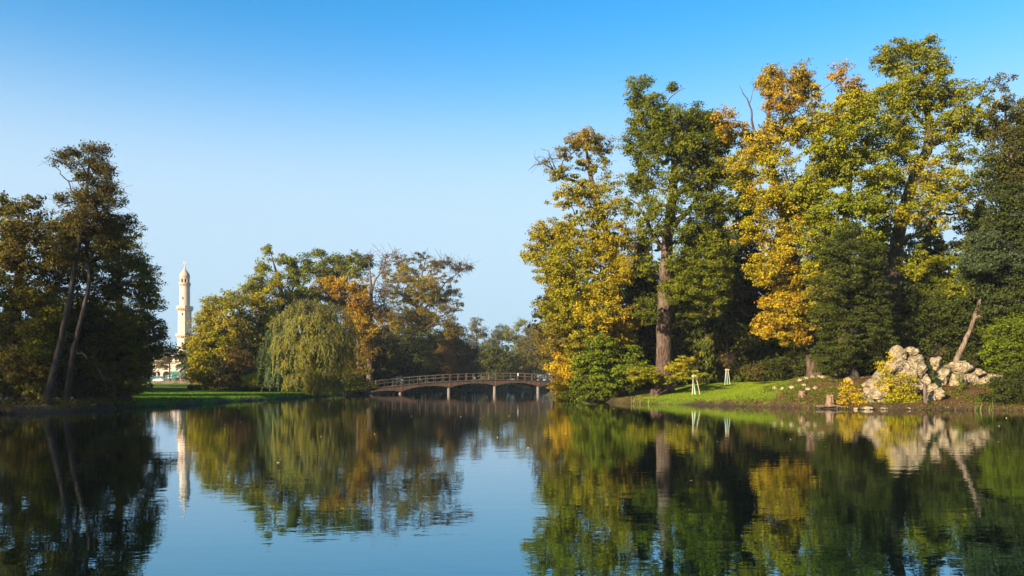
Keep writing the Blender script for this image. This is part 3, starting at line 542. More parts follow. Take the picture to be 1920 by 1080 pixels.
tree('ash_tree', 'hazy olive tree standing beyond the right end of the bridge', 150,
 [(1035, 712, .3), (1035, 640, .25), (1035, 540, .05)],
 [(1040, 535, 22, 22, ['olive', 'yg'], .7), (1025, 575, 20, 24, ['olive', 'duns'], .8), (1055, 580, 24, 26, ['olive']), (1022, 620, 22, 26, ['olive', 'brown'], .8), (1050, 630, 26, 26, ['olive', 'duns']), (1022, 665, 20, 24, ['brown', 'olive']), (1045, 685, 24, 20, ['duns', 'olive'])],
 seed=35, leaf=.22, crad=1.2, npc=36)
tree('beech_tree', 'reddish brown tree crown showing between golden oak and dark oak', 90,
 [(1195, 715, .35), (1195, 560, .3), (1200, 450, .05)],
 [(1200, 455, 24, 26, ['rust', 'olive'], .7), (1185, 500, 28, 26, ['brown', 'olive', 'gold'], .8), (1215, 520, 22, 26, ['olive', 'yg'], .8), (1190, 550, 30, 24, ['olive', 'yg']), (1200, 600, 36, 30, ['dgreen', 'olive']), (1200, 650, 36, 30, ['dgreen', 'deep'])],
 seed=36, leaf=.16, crad=.9, npc=36)
# ================================================================ PLANTS ON THE LEFT BANK
G_L = 'shaded trees on the left bank'
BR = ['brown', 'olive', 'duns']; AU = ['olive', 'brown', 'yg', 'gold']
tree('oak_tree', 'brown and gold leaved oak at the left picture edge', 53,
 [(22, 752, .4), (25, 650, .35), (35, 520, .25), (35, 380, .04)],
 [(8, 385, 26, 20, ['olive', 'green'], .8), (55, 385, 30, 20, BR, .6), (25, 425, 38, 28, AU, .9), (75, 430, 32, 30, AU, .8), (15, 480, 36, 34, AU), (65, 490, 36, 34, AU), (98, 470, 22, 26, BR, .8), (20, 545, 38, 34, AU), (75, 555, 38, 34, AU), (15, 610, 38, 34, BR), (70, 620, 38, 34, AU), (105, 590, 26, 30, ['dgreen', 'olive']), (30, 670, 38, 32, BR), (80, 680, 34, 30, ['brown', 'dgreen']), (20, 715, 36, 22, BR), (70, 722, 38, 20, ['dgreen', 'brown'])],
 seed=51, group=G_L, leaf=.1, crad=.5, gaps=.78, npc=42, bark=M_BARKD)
tree('alder_tree', 'tall leaning alder with sparse feathery top above the left trees', 50,
 [(85, 752, .25), (105, 680, .19), (122, 600, .165), (138, 520, .145), (150, 440, .13), (160, 380, .11), (164, 330, .08), (172, 285, .02)],
 [(100, 305, 16, 9, 'duns', .57), (118, 292, 18, 10, 'duns', .66), (150, 282, 20, 11, ['duns', 'olive'], .66), (190, 280, 20, 12, ['duns', 'brown'], .74), (140, 308, 20, 10, 'duns', .57), (178, 305, 24, 14, 'duns', .74), (200, 320, 16, 14, 'duns', .66), (155, 330, 22, 14, 'duns', .57), (190, 345, 24, 16, ['duns', 'brown'], .82), (165, 365, 28, 18, ['duns', 'olive'], .95), (215, 370, 22, 18, ['duns', 'dgreen'], .82), (130, 375, 24, 16, ['brown', 'duns'], .90), (185, 395, 30, 20, BR, .95), (145, 410, 30, 22, BR, .95)],
 limbs=[[(160, 385, .06), (135, 355, .045), (115, 325, .03), (95, 308, .012)], [(163, 345, .05), (185, 310, .035), (198, 280, .012)], [(163, 335, .05), (150, 300, .03), (148, 275, .01)]],
 seed=52, group=G_L, leaf=.07, crad=.42, tip=.011, npc=34, bark=M_BARKD, twigs=1)
tree('alder_tree', 'second alder stem crossing behind the leaning one in the left group', 51.5,
 [(122, 745, .18), (140, 650, .145), (157, 580, .13), (168, 520, .115), (160, 450, .12), (158, 400, .03)],
 [(120, 430, 32, 26, BR, .8), (205, 415, 28, 26, BR, .7), (235, 420, 18, 22, ['duns', 'dgreen'], .6), (160, 450, 34, 26, ['olive', 'brown'], .7), (130, 470, 26, 26, BR, .8), (205, 460, 32, 28, ['dgreen', 'duns'], .8)],
 limbs=[[(140, 660, .06), (165, 672, .05), (185, 690, .03), (205, 745, .012)]],
 seed=53, group=G_L, leaf=.08, crad=.45, bark=M_BARKD)
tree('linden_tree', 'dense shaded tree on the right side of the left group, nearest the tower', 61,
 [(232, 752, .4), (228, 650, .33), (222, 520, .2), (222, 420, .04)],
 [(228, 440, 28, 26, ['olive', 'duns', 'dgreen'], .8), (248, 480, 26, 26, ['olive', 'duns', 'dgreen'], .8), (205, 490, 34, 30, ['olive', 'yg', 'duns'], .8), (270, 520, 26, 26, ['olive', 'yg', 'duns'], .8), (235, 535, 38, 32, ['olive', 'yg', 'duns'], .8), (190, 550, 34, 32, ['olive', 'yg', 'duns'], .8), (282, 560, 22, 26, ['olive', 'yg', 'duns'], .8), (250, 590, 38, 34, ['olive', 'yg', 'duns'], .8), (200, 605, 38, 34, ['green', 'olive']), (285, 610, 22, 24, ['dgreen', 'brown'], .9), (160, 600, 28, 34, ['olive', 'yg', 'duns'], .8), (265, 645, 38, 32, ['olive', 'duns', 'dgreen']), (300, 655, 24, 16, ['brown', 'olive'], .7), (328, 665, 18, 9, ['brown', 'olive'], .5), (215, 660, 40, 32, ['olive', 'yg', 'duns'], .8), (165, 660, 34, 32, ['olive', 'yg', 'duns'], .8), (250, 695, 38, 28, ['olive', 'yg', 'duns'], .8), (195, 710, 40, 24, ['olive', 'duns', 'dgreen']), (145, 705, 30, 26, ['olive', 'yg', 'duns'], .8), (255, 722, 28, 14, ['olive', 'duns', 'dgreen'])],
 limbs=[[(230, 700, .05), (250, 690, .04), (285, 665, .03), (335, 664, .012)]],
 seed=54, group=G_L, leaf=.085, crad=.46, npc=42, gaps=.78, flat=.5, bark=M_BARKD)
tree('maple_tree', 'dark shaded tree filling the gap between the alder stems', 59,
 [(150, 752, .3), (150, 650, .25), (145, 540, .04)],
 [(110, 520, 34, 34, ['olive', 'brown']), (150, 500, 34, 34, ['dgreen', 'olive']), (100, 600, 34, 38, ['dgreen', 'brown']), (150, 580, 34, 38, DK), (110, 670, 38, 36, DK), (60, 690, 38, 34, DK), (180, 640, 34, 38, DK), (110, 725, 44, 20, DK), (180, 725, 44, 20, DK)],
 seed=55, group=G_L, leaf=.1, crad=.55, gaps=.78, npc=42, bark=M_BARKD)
# trees further along the left shore (outside the frame): they shade the left bank as in the photograph
for k, (x, y, h, lb) in enumerate([(-62, 28, 22, 'tall tree on the left shore just outside the view'), (-55, 14, 24, 'tree on the left shore near the photographer'), (-72, 42, 27, 'large tree further back on the left shore'), (-84, 66, 26, 'large tree back on the left meadow edge'), (-52, 40, 21, 'tree beside the left picture edge oak'), (-66, 51, 24, 'tree on the left meadow behind the shore trees'), (-59, 62, 19, 'smaller tree alone on the left meadow')]):
    pxs = 960 + x / y * F; kk = F / y; R = 6.5
    lobes = [(pxs + R * .5 * kk * math.cos(a) * rr, 720 - (zz - CH) * kk, R * .42 * kk, R * .42 * kk, AU, 1, R * .5 * math.sin(a) * rr) for (a, rr, zz) in [(q * 2.4, .4 + .6 * ((q * 7) % 5) / 5, 4 + (h - 6) * (q / 17.)) for q in range(18)]]
    tree('oak_tree', lb, y, [(pxs, 700, .5), (pxs, 720 - (h * .5) * kk, .35), (pxs, 720 - (h - 3) * kk, .06)], lobes, seed=60 + k, leaf=.2, crad=1.2, npc=26, bark=M_BARKD)

# ================================================================ MIDDLE GROVE
G_I = 'autumn trees of the middle grove'
def far_tree(name, label, D, trunk, lobes, seed, leaf=.185, crad=.88, npc=36, **kw):
    kw.setdefault('gaps', .72)
    kw.setdefault('group', G_I)
    return tree(name, label, D, trunk, lobes, seed=seed, leaf=leaf, crad=crad, npc=npc, tip=kw.pop('tip', .03), **kw)
far_tree('maple_tree', 'rounded yellow green tree right beside the white tower', 128, [(408, 728, .35), (410, 650, .3), (415, 560, .05)],
 [(400, 572, 26, 20, ['yg', 'lime', 'gold'], .9), (438, 562, 24, 18, ['olive', 'yg'], .9), (382, 605, 24, 20, ['yg', 'gold']), (420, 605, 32, 26, ['yg', 'gold', 'lime']), (376, 640, 22, 24, ['gold', 'yg']), (412, 645, 34, 26, ['gold', 'lime', 'yg']), (372, 675, 20, 22, ['gold', 'lime']), (405, 682, 32, 24, ['gold', 'yg', 'lime']), (368, 706, 20, 12, ['gold', 'yellow']), (395, 712, 28, 12, ['gold', 'yg']), (450, 610, 20, 24, ['yg', 'olive'])], 71)
far_tree('hornbeam_bush', 'brownish half bare bush under the yellow green trees by the meadow', 122, [(432, 729, .08), (435, 700, .06), (440, 670, .02)],
 [(425, 700, 26, 22, ['brown', 'duns'], .7), (445, 675, 24, 24, ['brown', 'rust', 'duns'], .7), (460, 700, 22, 22, ['brown', 'duns'], .7), (440, 718, 30, 8, BR, .8)], 72, cat='bush', stems=5)
far_tree('linden_tree', 'lime yellow tree between the rounded yellow green one and the willow', 132, [(492, 728, .35), (492, 640, .3), (492, 520, .05)],
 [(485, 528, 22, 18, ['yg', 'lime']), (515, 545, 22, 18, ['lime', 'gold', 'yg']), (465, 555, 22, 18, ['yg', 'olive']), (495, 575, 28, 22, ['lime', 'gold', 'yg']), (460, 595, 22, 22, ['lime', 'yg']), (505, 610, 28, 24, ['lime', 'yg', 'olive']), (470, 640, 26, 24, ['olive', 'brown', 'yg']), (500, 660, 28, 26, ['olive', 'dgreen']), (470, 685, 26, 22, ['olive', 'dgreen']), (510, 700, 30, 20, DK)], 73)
far_tree('hazel_bush', 'small bright yellow bush at the left foot of the willow', 119, [(472, 728, .06), (472, 718, .05), (472, 708, .02)],
 [(465, 712, 14, 9, ['yellow', 'gold', 'lime']), (480, 706, 12, 9, ['yellow', 'lime']), (474, 720, 16, 6, ['gold', 'lime'])], 74, cat='bush', crad=.7, leaf=.15, stems=4)
far_tree('oak_tree', 'tall oak with a separate leafy top left of the willow crown', 138, [(532, 722, .5), (532, 600, .42), (528, 550, .36), (518, 510, .2), (506, 468, .05)],
 [(505, 467, 10, 9, YG, .9), (500, 497, 15, 13, YG), (530, 487, 16, 14, ['yg', 'green']), (550, 498, 18, 16, ['yg', 'green']), (575, 490, 14, 14, GN), (560, 520, 24, 16, ['green', 'yg']), (525, 522, 16, 14, YG, .8), (545, 545, 26, 16, ['green', 'yg']), (515, 560, 20, 18, YG), (575, 560, 26, 22, ['green', 'olive']), (540, 590, 30, 26, ['green', 'dgreen'])], 75)
far_tree('oak_tree', 'green crowned oak rising directly behind the willow top', 150, [(622, 722, .5), (622, 600, .42), (615, 530, .3), (600, 475, .05)],
 [(597, 472, 9, 12, GN, .8), (612, 488, 14, 13, ['green', 'yg']), (640, 490, 16, 13, ['green', 'olive']), (665, 485, 20, 11, ['olive', 'green'], .8), (600, 508, 18, 14, ['green', 'olive']), (630, 512, 24, 15, ['green', 'yg']), (668, 508, 24, 16, ['green', 'yg']), (690, 492, 14, 14, ['olive', 'green'], .8), (600, 545, 24, 20, ['rust', 'olive', 'brown']), (650, 560, 34, 26, ['olive', 'dgreen'])], 76)
far_tree('maple_tree', 'vivid orange leaved maple above the right shoulder of the willow', 137, [(672, 724, .35), (670, 620, .3), (660, 540, .08)],
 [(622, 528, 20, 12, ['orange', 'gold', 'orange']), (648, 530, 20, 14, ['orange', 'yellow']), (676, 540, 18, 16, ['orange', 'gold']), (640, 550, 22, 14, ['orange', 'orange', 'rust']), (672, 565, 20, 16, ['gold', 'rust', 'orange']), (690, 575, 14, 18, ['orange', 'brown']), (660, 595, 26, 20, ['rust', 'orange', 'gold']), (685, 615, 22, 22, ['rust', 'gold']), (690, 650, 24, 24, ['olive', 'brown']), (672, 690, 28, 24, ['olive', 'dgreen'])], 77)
far_tree('maple_tree', 'small rust orange tree right of the dead trunk', 180, [(728, 722, .2), (728, 650, .15), (728, 600, .04)],
 [(722, 590, 20, 14, ['rust', 'orange', 'brown'], .8), (738, 610, 13, 10, ['orange', 'gold']), (715, 625, 20, 16, ['rust', 'brown'], .8), (735, 650, 22, 20, BR), (725, 685, 28, 24, ['duns', 'dgreen'])], 78)
far_tree('dead_tree', 'tall dead grey trunk with bare curling limbs beside the orange maple', 141, [(693, 728, .5), (693, 660, .42), (694, 590, .36), (696, 545, .28), (693, 505, .12), (690, 478, .02)],
 [(722, 490, 14, 14, 'brown', 0.0), (690, 482, 10, 12, 'brown', 0.), (735, 475, 12, 10, 'brown', 0.), (715, 540, 18, 12, 'brown', 0), (712, 570, 16, 12, 'brown', 0)], 79, bark=M_DEAD,
 limbs=[[(696, 550, .22), (704, 525, .16), (722, 500, .09), (742, 472, .03)], [(694, 580, .12), (712, 575, .09), (722, 590, .05), (712, 606, .02)], [(695, 560, .1), (715, 556, .08), (728, 566, .03)], [(694, 590, .08), (686, 596, .05), (690, 603, .02)]])
far_tree('oak_tree', 'spreading oak with thinning brown top and bare outer twigs above the bridge', 200, [(782, 724, .6), (785, 640, .5), (782, 570, .42), (790, 520, .2), (800, 480, .04)],
 [(722, 505, 16, 16, ['olive', 'brown'], .35), (752, 490, 20, 14, ['olive', 'brown'], .5), (785, 482, 20, 12, ['brown', 'duns'], .3), (830, 490, 22, 10, 'brown', .14), (865, 500, 22, 10, ['brown', 'rust'], .14), (812, 500, 22, 14, ['rust', 'olive', 'brown'], .5), (762, 515, 24, 16, ['olive', 'gold', 'brown'], .75), (845, 520, 22, 14, ['rust', 'brown'], .4), (800, 530, 28, 18, ['olive', 'gold', 'rust'], .8), (735, 545, 24, 20, ['olive', 'dgreen'], .85), (775, 555, 28, 20, ['olive', 'gold', 'dgreen'], .9), (820, 555, 28, 20, ['gold', 'olive', 'brown'], .8), (850, 548, 18, 14, ['brown', 'olive'], .5), (745, 590, 28, 24, ['olive', 'dgreen', 'brown']), (790, 595, 32, 24, ['olive', 'brown', 'gold']), (832, 590, 26, 22, ['olive', 'brown']), (858, 575, 13, 14, ['dgreen', 'olive'], .5), (850, 620, 22, 20, ['brown', 'olive'])], 80,
 limbs=[[(783, 575, .3), (760, 550, .25), (775, 520, .16), (790, 495, .06)], [(783, 590, .3), (815, 560, .22), (835, 530, .14), (870, 505, .06), (892, 495, .02)], [(820, 560, .1), (850, 565, .07), (872, 556, .03)]])
far_tree('yew_tree', 'dark green thicket tree under the spreading oak left of the bridge', 198, [(770, 726, .25), (770, 690, .2), (770, 620, .04)],
 [(745, 640, 30, 24, ['dgreen', 'duns']), (790, 640, 32, 24, DK), (760, 675, 34, 26, DK), (805, 678, 30, 24, ['deep', 'dgreen']), (730, 690, 28, 22, DK), (780, 702, 36, 14, DK)], 81, lmat=M_NEEDLE)
far_tree('yew_tree', 'dark evergreen between the willow and the bridge railing', 150, [(690, 734, .2), (690, 690, .18), (690, 630, .04)],
 [(675, 655, 22, 22, ['deep', 'dgreen']), (705, 650, 24, 22, DK), (680, 690, 26, 24, DK), (710, 690, 26, 22, DK), (668, 715, 20, 14, DK), (700, 715, 26, 12, DK)], 82, lmat=M_NEEDLE)
far_tree('beech_tree', 'rust brown tree where the grove meets the bridge opening', 212, [(850, 722, .3), (850, 680, .25), (850, 620, .04)],
 [(845, 640, 26, 20, ['brown', 'olive', 'rust']), (868, 650, 14, 18, ['olive', 'dgreen'], .8), (835, 670, 24, 18, ['rust', 'brown']), (862, 685, 18, 18, ['rust', 'dgreen']), (840, 705, 32, 12, DK)], 83)
far_tree('holly_bush', 'dark green bush covering the left end of the bridge', 128, [(664, 735, .08), (668, 725, .06), (672, 708, .02)],
 [(662, 712, 16, 12, DK), (680, 716, 16, 11, ['dgreen', 'deep']), (694, 724, 11, 8, ['dgreen', 'olive']), (672, 728, 18, 7, DK), (655, 726, 12, 9, DK)], 84, cat='bush', crad=.7, leaf=.16, stems=4)
# second row closing the gaps
for k, (px, top, w, lb, cols) in enumerate([(430, 600, 34, 'olive tree in the second row behind the rounded yellow green one', ['olive', 'dgreen']), (505, 570, 36, 'dark tree in the second row behind the lime yellow one', ['dgreen', 'olive']), (590, 545, 40, 'dark tree in the second row behind the willow', ['dgreen', 'olive']), (680, 560, 40, 'brown green tree in the second row behind the dead trunk', ['olive', 'brown']), (765, 575, 40, 'dark tree in the second row behind the spreading oak', ['dgreen', 'duns']), (835, 610, 34, 'dark tree in the second row near the bridge opening', ['dgreen', 'brown'])]):
    far_tree('linden_tree', lb, [160, 160, 162, 165, 222, 230][k], [(px, 722, .4), (px, 650, .3), (px, top + 10, .06)],
     [(px + w * .5 * math.cos(q * 2.2), top + 20 + q * (690 - top) / 9., w * .75, 24, cols) for q in range(9)], 90 + k, leaf=.26, crad=1.5, npc=34, extra_back=.3)
# trees beyond the bridge, distance haze put into their grey leaf tones
G_F = 'hazy trees beyond the bridge'
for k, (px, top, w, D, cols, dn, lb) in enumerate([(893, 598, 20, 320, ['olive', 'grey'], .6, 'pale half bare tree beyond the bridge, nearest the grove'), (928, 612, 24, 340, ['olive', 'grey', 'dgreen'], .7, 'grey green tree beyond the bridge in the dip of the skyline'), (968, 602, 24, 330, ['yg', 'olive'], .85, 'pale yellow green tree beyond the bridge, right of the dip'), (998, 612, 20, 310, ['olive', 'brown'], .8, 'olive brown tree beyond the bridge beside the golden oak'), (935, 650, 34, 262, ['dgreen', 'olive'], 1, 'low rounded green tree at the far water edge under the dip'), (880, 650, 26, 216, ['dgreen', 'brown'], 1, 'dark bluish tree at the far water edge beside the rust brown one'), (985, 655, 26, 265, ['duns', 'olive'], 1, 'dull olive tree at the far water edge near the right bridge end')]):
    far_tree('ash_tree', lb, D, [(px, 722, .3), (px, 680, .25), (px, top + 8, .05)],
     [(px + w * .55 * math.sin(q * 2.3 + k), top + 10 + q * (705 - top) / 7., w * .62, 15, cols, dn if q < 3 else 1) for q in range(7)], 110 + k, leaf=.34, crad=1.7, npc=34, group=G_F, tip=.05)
# far woods
rs = np.random.RandomState(5)
def far_wood(name, label, x0, x1, y0, y1, n, hmin, hmax, cols, seed, ok=lambda x, y: True):
    r = np.random.RandomState(seed); C = []; col = []; S = []; mb = MB(); m = 0
    while m < n:
        x = r.uniform(x0, x1); y = r.uniform(y0, y1)
        if not ok(x, y): continue
        m += 1; g = gz(x, y); H = r.uniform(hmin, hmax); R = H * .3; mb.tube([(x, y, g - .3), (x, y, g + H * .8)], [.35, .1], 5); q = 750
        c0 = np.array(PAL[cols[r.randint(len(cols))]])
        for b_ in range(7):
            o = r.normal(size=3) * (R * .5, R * .5, H * .2); bc = np.array((x, y, g + H * .55)) + o; u = r.normal(size=(q // 7, 3)); u /= np.linalg.norm(u, axis=1)[:, None]
            C.append(bc + u * (R * .55, R * .55, H * .2) * (.7 + .5 * r.rand(len(u), 1))); col.append(np.tile(c0 * r.uniform(.7, 1.3), (len(u), 1)) * r.uniform(.75, 1.25, (len(u), 1))); S.append(np.full(len(u), .55) * r.uniform(.6, 1.3, len(u)))
    C = np.concatenate(C); col = np.concatenate(col); S = np.concatenate(S); gg = ground_z(C[:, 0], C[:, 1]); C[:, 2] = np.maximum(C[:, 2], gg + .3)
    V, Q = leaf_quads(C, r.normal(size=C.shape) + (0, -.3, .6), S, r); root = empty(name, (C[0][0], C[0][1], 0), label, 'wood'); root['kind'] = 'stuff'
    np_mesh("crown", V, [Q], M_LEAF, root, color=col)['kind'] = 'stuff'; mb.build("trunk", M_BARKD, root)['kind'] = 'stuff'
tpx = lambda x, y: 960 + x / y * F
far_wood('distant_wood', 'distant bluish wood closing the view behind the tower and meadow', -420, -60, 430, 520, 75, 14, 20, ['olive', 'dgreen', 'brown'], 7)
far_wood('distant_wood', 'distant wood closing the view beyond the bridge', -60, 110, 300, 380, 60, 13, 18, ['olive', 'dgreen', 'duns'], 8)
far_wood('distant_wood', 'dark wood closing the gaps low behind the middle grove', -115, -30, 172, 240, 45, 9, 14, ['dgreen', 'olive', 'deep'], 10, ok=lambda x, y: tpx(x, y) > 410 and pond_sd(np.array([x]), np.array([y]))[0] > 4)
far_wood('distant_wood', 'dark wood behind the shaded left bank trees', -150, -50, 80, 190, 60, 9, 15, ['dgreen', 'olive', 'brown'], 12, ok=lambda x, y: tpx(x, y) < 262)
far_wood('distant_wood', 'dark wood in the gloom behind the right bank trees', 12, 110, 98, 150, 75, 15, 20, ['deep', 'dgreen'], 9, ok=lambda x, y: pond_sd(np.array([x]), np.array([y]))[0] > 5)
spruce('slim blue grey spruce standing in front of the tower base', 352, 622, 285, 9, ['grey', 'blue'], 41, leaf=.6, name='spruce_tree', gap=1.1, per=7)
far_tree('ash_tree', 'bare twigged tree just left of the tower base', 300, [(318, 716, .3), (318, 690, .25), (318, 655, .05)], [(315, 668, 14, 10, ['brown', 'duns'], .5), (322, 655, 10, 8, 'duns', .3), (300, 680, 16, 12, ['olive', 'brown'])], 120, leaf=.35, crad=1.6, npc=26, group=None, tip=.05)

# ---------------------------------------------------------------- willow
def willow():
    rs = np.random.RandomState(3); D = 107; x0, y0, _ = P(588, 735, D); g = gz(x0, y0)
    root = empty('willow_tree', (x0, y0, g), 'large round weeping willow trailing its strands at the waterside', 'tree')
    k = D / F; sk = Skel(); pr = -1; tn = []
    for z, r, dx in ((-.2, .7, 0), (1, .55, .1), (3, .48, .1), (5, .36, .3), (7.5, .2, .2)): pr = sk.add((x0 + dx, y0, g + z), pr, r); tn.append(pr)
    domes = [(580, 585, 44, 26, 0), (545, 605, 38, 26, -1), (622, 592, 36, 28, 0), (650, 622, 18, 24, .5), (525, 632, 26, 24, 0), (585, 612, 44, 26, -3), (625, 632, 34, 26, -2.5), (550, 645, 36, 26, -3), (595, 650, 36, 22, -4), (640, 662, 22, 26, -1.5), (510, 668, 22, 22, 0), (560, 680, 34, 24, -3), (525, 700, 26, 22, -1.5), (640, 700, 18, 24, -1.5), (600, 705, 24, 18, -3), (562, 712, 30, 14, -3), (620, 722, 22, 10, -3), (585, 600, 50, 36, 3), (600, 660, 50, 40, 4)]
    C = []; A = []; S = []; col = []
    for (px, py, rx, ry, dD) in domes:
        c = P(px, py, D + dD); a_, b_ = rx * k, ry * k
        pr = tn[-2]; 
        for q in rot_path(sk.p[tn[3]], c + (0, 0, b_ * .2), rs, 4, .12, .06): pr = sk.add(q, pr); 
        hub = pr
        for s_ in range(int(30 + 34 * (a_ * b_))):
            u = rs.normal(size=3); u[2] = abs(u[2]) * 1.1 - .15; u /= np.linalg.norm(u); st = c + u * (a_, (a_ + b_) * .5, b_) * (.75 + .3 * rs.rand())
            if vnoise((st * .9)[None, :], 3)[0] < -.42 + .1 * rs.rand(): continue
            if rs.rand() < .10: q2 = sk.add((st + sk.p[hub]) / 2 + (0, 0, .4), hub); sk.add(st, q2)
            gg = gz(st[0], st[1]); L = min((.62 if py < 615 else 1) * rs.uniform(.5, 2.4) * (2.0 if rs.rand() < .22 else 1), st[2] - max(gg, .0) - .15 - .25 * rs.rand()); 
            if rs.rand() < .0: L += 1.5
            if L < .4: continue
            out = np.array((u[0], u[1], 0)) * rs.uniform(.1, .7); n = int(L / .062); t = np.linspace(0, 1, n); sway = rs.normal(size=2) * .18
            pts = st[None, :] + out[None, :] * (np.sin(t * 1.57))[:, None] - np.array((0, 0, L))[None, :] * (t ** 1.35)[:, None] + np.stack([sway[0] * np.sin(t * 4), sway[1] * np.sin(t * 5), 0 * t], 1)
            C.append(pts + rs.normal(size=pts.shape) * .06); A.append(np.tile(np.array((out[0] * .3, out[1] * .3, -1.0)), (n, 1)) + rs.normal(size=(n, 3)) * .28); S.append(.145 * rs.uniform(.7, 1.3, n))
            cc = np.array(PAL['willow']) * rs.uniform(.8, 1.2) * (1 + .35 * vnoise((st * .6)[None, :], 8)[0]); 
            if rs.rand() < .15: cc = np.array(PAL['yg']) * .9
            if rs.rand() < .07: cc = np.array(PAL['gold']) * .8
            if px < 530: cc = np.array((.11, .15, .06))
            col.append(np.tile(cc, (n, 1)) * rs.uniform(.8, 1.2, (n, 1)))
    mesh_skel(sk, "trunk", M_BARKD, root, tip=.03); C = np.concatenate(C); A = np.concatenate(A); S = np.concatenate(S); col = np.concatenate(col)
    C[:, 2] = np.maximum(C[:, 2], np.maximum(ground_z(C[:, 0], C[:, 1]), 0) + .08)
    N = (C - (x0, y0, g + 4)) * (1, 1, .3); N /= np.linalg.norm(N, axis=1)[:, None]; N = N + rs.normal(size=C.shape) * .5
    V, Q = leaf_quads(C, N, S, rs, .3, A); np_mesh("crown", V, [Q], M_LEAF, root, color=col)
willow()

# ================================================================ BRIDGE
def plank_mat(name, c1, c2, wscale=4.0):
    m, nt, b = new_mat(name); v = mapping(nt, (1, 1, .08)); n = noise(nt, wscale, 3, .6, v); n2 = noise(nt, .5, 3, .6, geopos(nt))
    nt.links.new(mix(nt, ramp(nt, n, [(.35, c1), (.65, c2)]), ramp(nt, n2, [(.3, (.5, .5, .5)), (.7, (1.1, 1.1, 1.1))]), .6, 'MULTIPLY'), b.inputs['Base Color']); b.inputs['Roughness'].default_value = .85; bump(nt, n, b, .5, .03); return m
M_PLANK = plank_mat("bridge_planks", (.055, .03, .019), (.15, .09, .058), 9); M_RAIL = plank_mat("weathered_rail", (.06, .042, .03), (.16, .12, .085), 3)  # bridge timbers darkened, the bridge's shade is put into these colours
def simple_mat(name, col, rough=.8, var=.25, scale=3, spec=.3, bmp=.3):
    m, nt, b = new_mat(name); n = noise(nt, scale, 5, .65, mapping(nt, (1, 1, 1)))
    nt.links.new(ramp(nt, n, [(.3, tuple(c * (1 - var) for c in col)), (.7, tuple(min(1, c * (1 + var)) for c in col))]), b.inputs['Base Color'])
    b.inputs['Roughness'].default_value = rough; b.inputs['Specular IOR Level'].default_value = spec
    if bmp: bump(nt, n, b, bmp, .03)
    return m
M_CONC = simple_mat("pier_concrete", (.16, .135, .11), .9); M_RUST = simple_mat("rusty_iron", (.18, .06, .03), .8); M_WHITE = simple_mat("white_paint", (.75, .74, .7), .6, .08)
